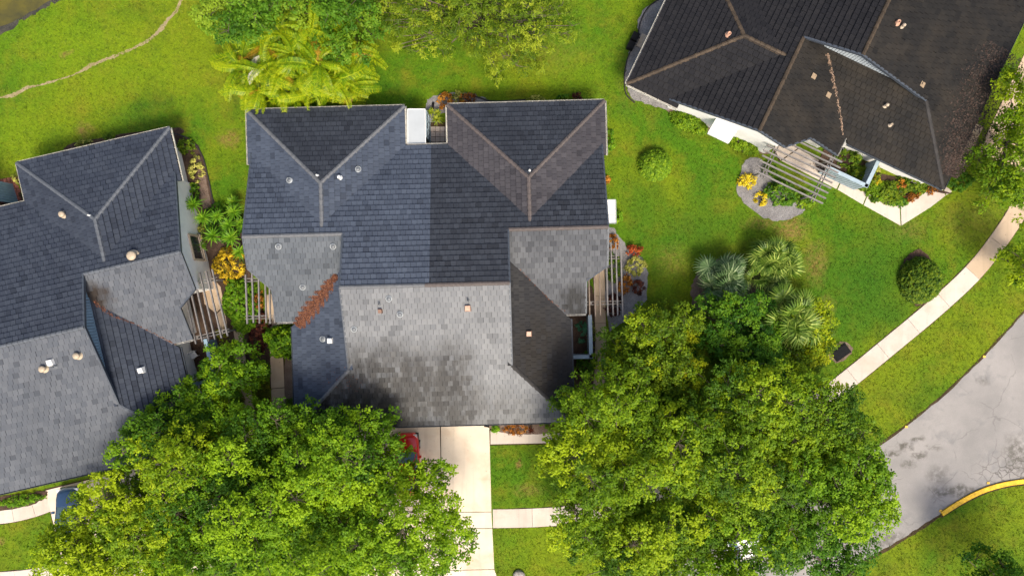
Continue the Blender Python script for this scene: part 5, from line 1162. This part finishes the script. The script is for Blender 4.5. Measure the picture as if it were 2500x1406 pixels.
# ------------------------------------------------------------------ cars
def car_paint(name, col):
    m, nt, b = new_mat(name); b.inputs['Base Color'].default_value = rgba(col); b.inputs['Roughness'].default_value = 0.28; b.inputs['Metallic'].default_value = 0.15
    b.inputs['Coat Weight'].default_value = 0.8; b.inputs['Coat Roughness'].default_value = 0.06; return m
M['tyre'] = plain('tyre', (0.02, 0.02, 0.02), 0.8); M['rim'] = plain('rim', (0.5, 0.5, 0.52), 0.3, metal=.8)
M['lamp'] = plain('head_lamp', (0.7, 0.72, 0.75), 0.1, bmp=0); M['tail'] = plain('tail_lamp', (0.45, 0.02, 0.02), 0.2, bmp=0)
M['car_glass'], nt, b = new_mat('car_glass'); b.inputs['Base Color'].default_value = (0.10, 0.16, 0.19, 1); b.inputs['Roughness'].default_value = 0.05
def car(label, px, py, deg, paint):
    root = empty('car', G(px, py), math.radians(deg)); tag(root, label, 'car')
    X = [-2.22, -2.12, -1.85, -1.35, -.6, .2, .95, 1.5, 1.9, 2.12, 2.24]; Wd = [.66, .78, .86, .89, .90, .90, .89, .86, .80, .70, .55]; Zt = [.78, .92, .97, .985, .98, .97, .955, .90, .82, .74, .64]
    V = []; n = 9
    for x, w, z in zip(X, Wd, Zt):
        sec = [(w * .9, .22), (w, .42), (w * .995, z - .20), (w * .93, z - .06), (w * .76, z)]
        ring = [(-a, b_) for a, b_ in sec] + [(a, b_) for a, b_ in sec[::-1]]; ring.insert(5, (0, z + .025)); n = len(ring); V += [(x, a, b_) for a, b_ in ring]
    F = [(i * n + k, i * n + (k + 1) % n, (i + 1) * n + (k + 1) % n, (i + 1) * n + k) for i in range(len(X) - 1) for k in range(n)] + [tuple(range(n))[::-1], tuple(range((len(X) - 1) * n, len(X) * n))]
    body = link('body', mesh('body', V, F, paint, True), root)
    lo = [(-1.85, .74), (-1.5, .80), (.35, .80), (1.0, .76)]; hi = [(-1.25, .56), (-1.0, .62), (.10, .62), (.26, .58)]
    V = [(x, s * w, .93) for s in (-1, 1) for x, w in lo] + [(x, s * w, 1.42) for s in (-1, 1) for x, w in hi]
    V += [(-1.1, 0, 1.46), (.15, 0, 1.455)]
    F = [(8, 9, 10, 11, 17, 16), (12, 16, 17, 15, 14, 13), (8, 16, 12), (11, 15, 17), (0, 1, 9, 8), (1, 2, 10, 9), (2, 3, 11, 10), (4, 12, 13, 5), (5, 13, 14, 6), (6, 14, 15, 7), (0, 8, 12, 4), (3, 7, 15, 11)]
    cab = link('cabin', mesh('cabin', V, F, paint), root)
    def quad(nm, pts, off, mat=M['car_glass']):
        p = [Vector(q) for q in pts]; nr = (p[1] - p[0]).cross(p[2] - p[0]).normalized()
        c = sum(p, Vector()) / len(p)
        if nr.dot(c - Vector((-.4, 0, .9))) < 0: nr = -nr
        q = [c + (a - c) * .90 + nr * off for a in p]; MB().add(q + [a - nr * .03 for a in q], [(0, 1, 2, 3), (0, 1, 5, 4), (1, 2, 6, 5), (2, 3, 7, 6), (3, 0, 4, 7)]).build(nm, mat, root)
    quad('windshield', [V[3], V[7], V[15], V[11]], .012); quad('rear_window', [V[0], V[4], V[12], V[8]], .012)
    for s in (0, 1):
        b0 = 4 * s; t0 = 8 + 4 * s; quad('side_window', [V[b0 + 1], V[b0 + 2], V[t0 + 2], V[t0 + 1]], .012); quad('side_window', [V[b0 + 2], V[b0 + 3], V[t0 + 3], V[t0 + 2]], .012)
    for s in (-1, 1):
        MB().box((1.88, s * .62 - .14, .60), (2.17, s * .62 + .14, .735)).build('headlight', M['lamp'], root); MB().box((-2.2, s * .66 - .13, .66), (-2.06, s * .66 + .13, .84)).build('tail_light', M['tail'], root)
        MB().box((.55, s * .98 - .09, .94), (.72, s * .98 + .09, 1.06)).build('mirror', paint, root)
        for x in (-1.35, 1.38):
            R_ = Matrix.Translation((x, s * .80, .32)) @ Matrix.Rotation(math.pi / 2, 4, 'X')
            wh = MB().lathe([(.20, -.1), (.32, -.1), (.33, 0), (.32, .1), (.2, .1)], 18).build('wheel', M['tyre'], root, True, R_); MB().lathe([(.2, -.112), (.2, .112), (.05, .112)], 14).build('rim', M['rim'], wh)
    MB().box((1.52, -.80, .16), (2.2, .80, .3)).build('bumper', M['black'], root)
car('red car parked on the driveway under the big tree', 998, 1128, 91.5, car_paint('red_paint', (0.62, 0.012, 0.010)))
car('dark blue car parked on the left driveway under the leafy tree', 186, 1258, 95, car_paint('blue_paint', (0.022, 0.055, 0.12)))
car('white car on the road almost hidden under the trees', 1830, 1312, 18, car_paint('white_car_paint', (0.75, 0.76, 0.77)))

# ------------------------------------------------------------------ small things on the ground
g = G(2052, 860); ub = empty('utility_box', g, math.radians(35)); tag(ub, 'black rectangular utility box lid set in the lawn beside the sidewalk', 'utility box')
MB().box((-.64, -.40, 0), (.64, .40, .10)).build('frame', M['black'], ub); MB().box((-.55, -.32, .08), (.55, .32, .125)).build('lid', M['black'], ub)
sheet('bare_soil', GP(smooth_poly([(2022, 862), (2050, 834), (2082, 848), (2070, 872), (2040, 886)], 5, 2, 9)), 0.07, M['mulch_brown']).location.z = -0.05
g = G(1267, 1404); st = MB().lathe([(.42, 0), (.45, .12), (.40, .25), (.22, .34), (.03, .36)], 14)
for i, v in enumerate(st.V): v.x *= 1 + .08 * math.sin(i * 2.3); v.y *= 1 + .08 * math.cos(i * 1.7)
so = st.build('boulder', M['stone'], None, True); so.location = g; tag(so, 'round pale boulder at the bottom edge beside the driveway', 'boulder')
g = G(1560, 98); ac = empty('equipment_pad', g, math.radians(64)); tag(ac, 'tan pad with two black bins beside the top right house', 'equipment')
MB().box((-.5, -.9, 0), (.5, .0, .12)).build('pad', M['tan_frame'], ac)
for o_ in (-.75, -.05): MB().box((o_ - .28, .1, 0), (o_ + .28, .6, .5)).build('bin', M['black'], ac)
g = G(1566, 93); wb = MB().tube([g + Vector((0, 0, .06)), g + Vector((.12, -.25, .06))], [.06, .06], 8); tag(wb.build('white_cylinder', M['white'], None, True), 'small white cylinder on the grey bed by the black bins', 'cylinder')
g = G(852, 248); tag(MB().box((g.x - .16, g.y - .12, 0), (g.x + .16, g.y + .12, .12)).build('stone_block', M['tan_frame']), 'single tan block on bare soil right of the palm clump', 'block')
g = G(478, 865); ch = empty('garden_chair', g, .6); tag(ch, 'white garden chair in the courtyard of the left house', 'chair')
MB().box((-.24, -.24, .38), (.24, .24, .43)).build('seat', M['white'], ch); MB().box((-.24, .2, .43), (.24, .25, .85)).build('backrest', M['white'], ch)
for sx in (-.2, .2):
    for sy in (-.2, .2): MB().box((sx - .025, sy - .025, 0), (sx + .025, sy + .025, .38)).build('leg', M['white'], ch)
# pebbles beside the walk of the top right house
rd = random.Random(3); pb = MB()
for k in range(420):
    t = rd.random(); x = 1985 + t * 95 + rd.gauss(0, 4); y = 405 + t * 40 + rd.uniform(-10, 10); q = G(x, y); r = rd.uniform(.035, .08)
    pb.add([q + Vector((r, 0, .06)), q + Vector((0, r * .8, .06)), q + Vector((-r, 0, .06)), q + Vector((0, -r * .8, .06)), q + Vector((0, 0, .06 + r * .8))], [(0, 1, 4), (1, 2, 4), (2, 3, 4), (3, 0, 4)])
tag(pb.build('pebbles', M['pebble']), 'loose tan pebbles between the pale walk and the blue courtyard wall', 'pebbles', kind='stuff')

# ------------------------------------------------------------------ turf blades
rng = np.random.default_rng(77); nT = 105000
px = rng.uniform(-60, 2560, nT); py = rng.uniform(-50, 1456, nT); keep = np.ones(nT, bool)
for pl in NOGRASS: keep &= ~in_poly(px, py, pl)
for hs in (HC, HL, HR):
    out = [hs.world((x, y, 0)) for x, y in ((-11.9, 9), (-11.9, 12.1), (11.9, 12.1), (11.9, 1.5), (9.3, 0), (9.3, -9.3), (-9.3, -9.3), (-9.3, 0), (-11.9, 1.5))]
    keep &= ~in_poly(px, py, [(1250 + w.x / PXM, 703 - w.y / PXM) for w in out])
px, py = px[keep], py[keep]; n = len(px); base = np.stack([(px - 1250) * PXM, (703 - py) * PXM, np.zeros(n)], axis=1)
nb = 3; base = np.repeat(base, nb, axis=0) + np.concatenate([rng.normal(0, .04, (n * nb, 2)), np.zeros((n * nb, 1))], axis=1); m_ = len(base)
az = rng.uniform(0, 2 * np.pi, m_); lean = rng.uniform(.3, 1.0, m_); hgt = rng.uniform(.05, .11, m_); d = np.stack([np.cos(az), np.sin(az)], axis=1); wv = np.stack([-np.sin(az), np.cos(az)], axis=1) * .022
V = np.zeros((m_, 3, 3)); V[:, 0, :2] = base[:, :2] - wv; V[:, 1, :2] = base[:, :2] + wv; V[:, 2, :2] = base[:, :2] + d * (hgt * lean * 1.2)[:, None]; V[:, 2, 2] = hgt
tag(link('turf', fast_mesh('turf', V, 3, M['blade'], np.repeat(rng.uniform(0, 1, n), nb))), 'short grass covering the lawns', 'grass', kind='stuff')
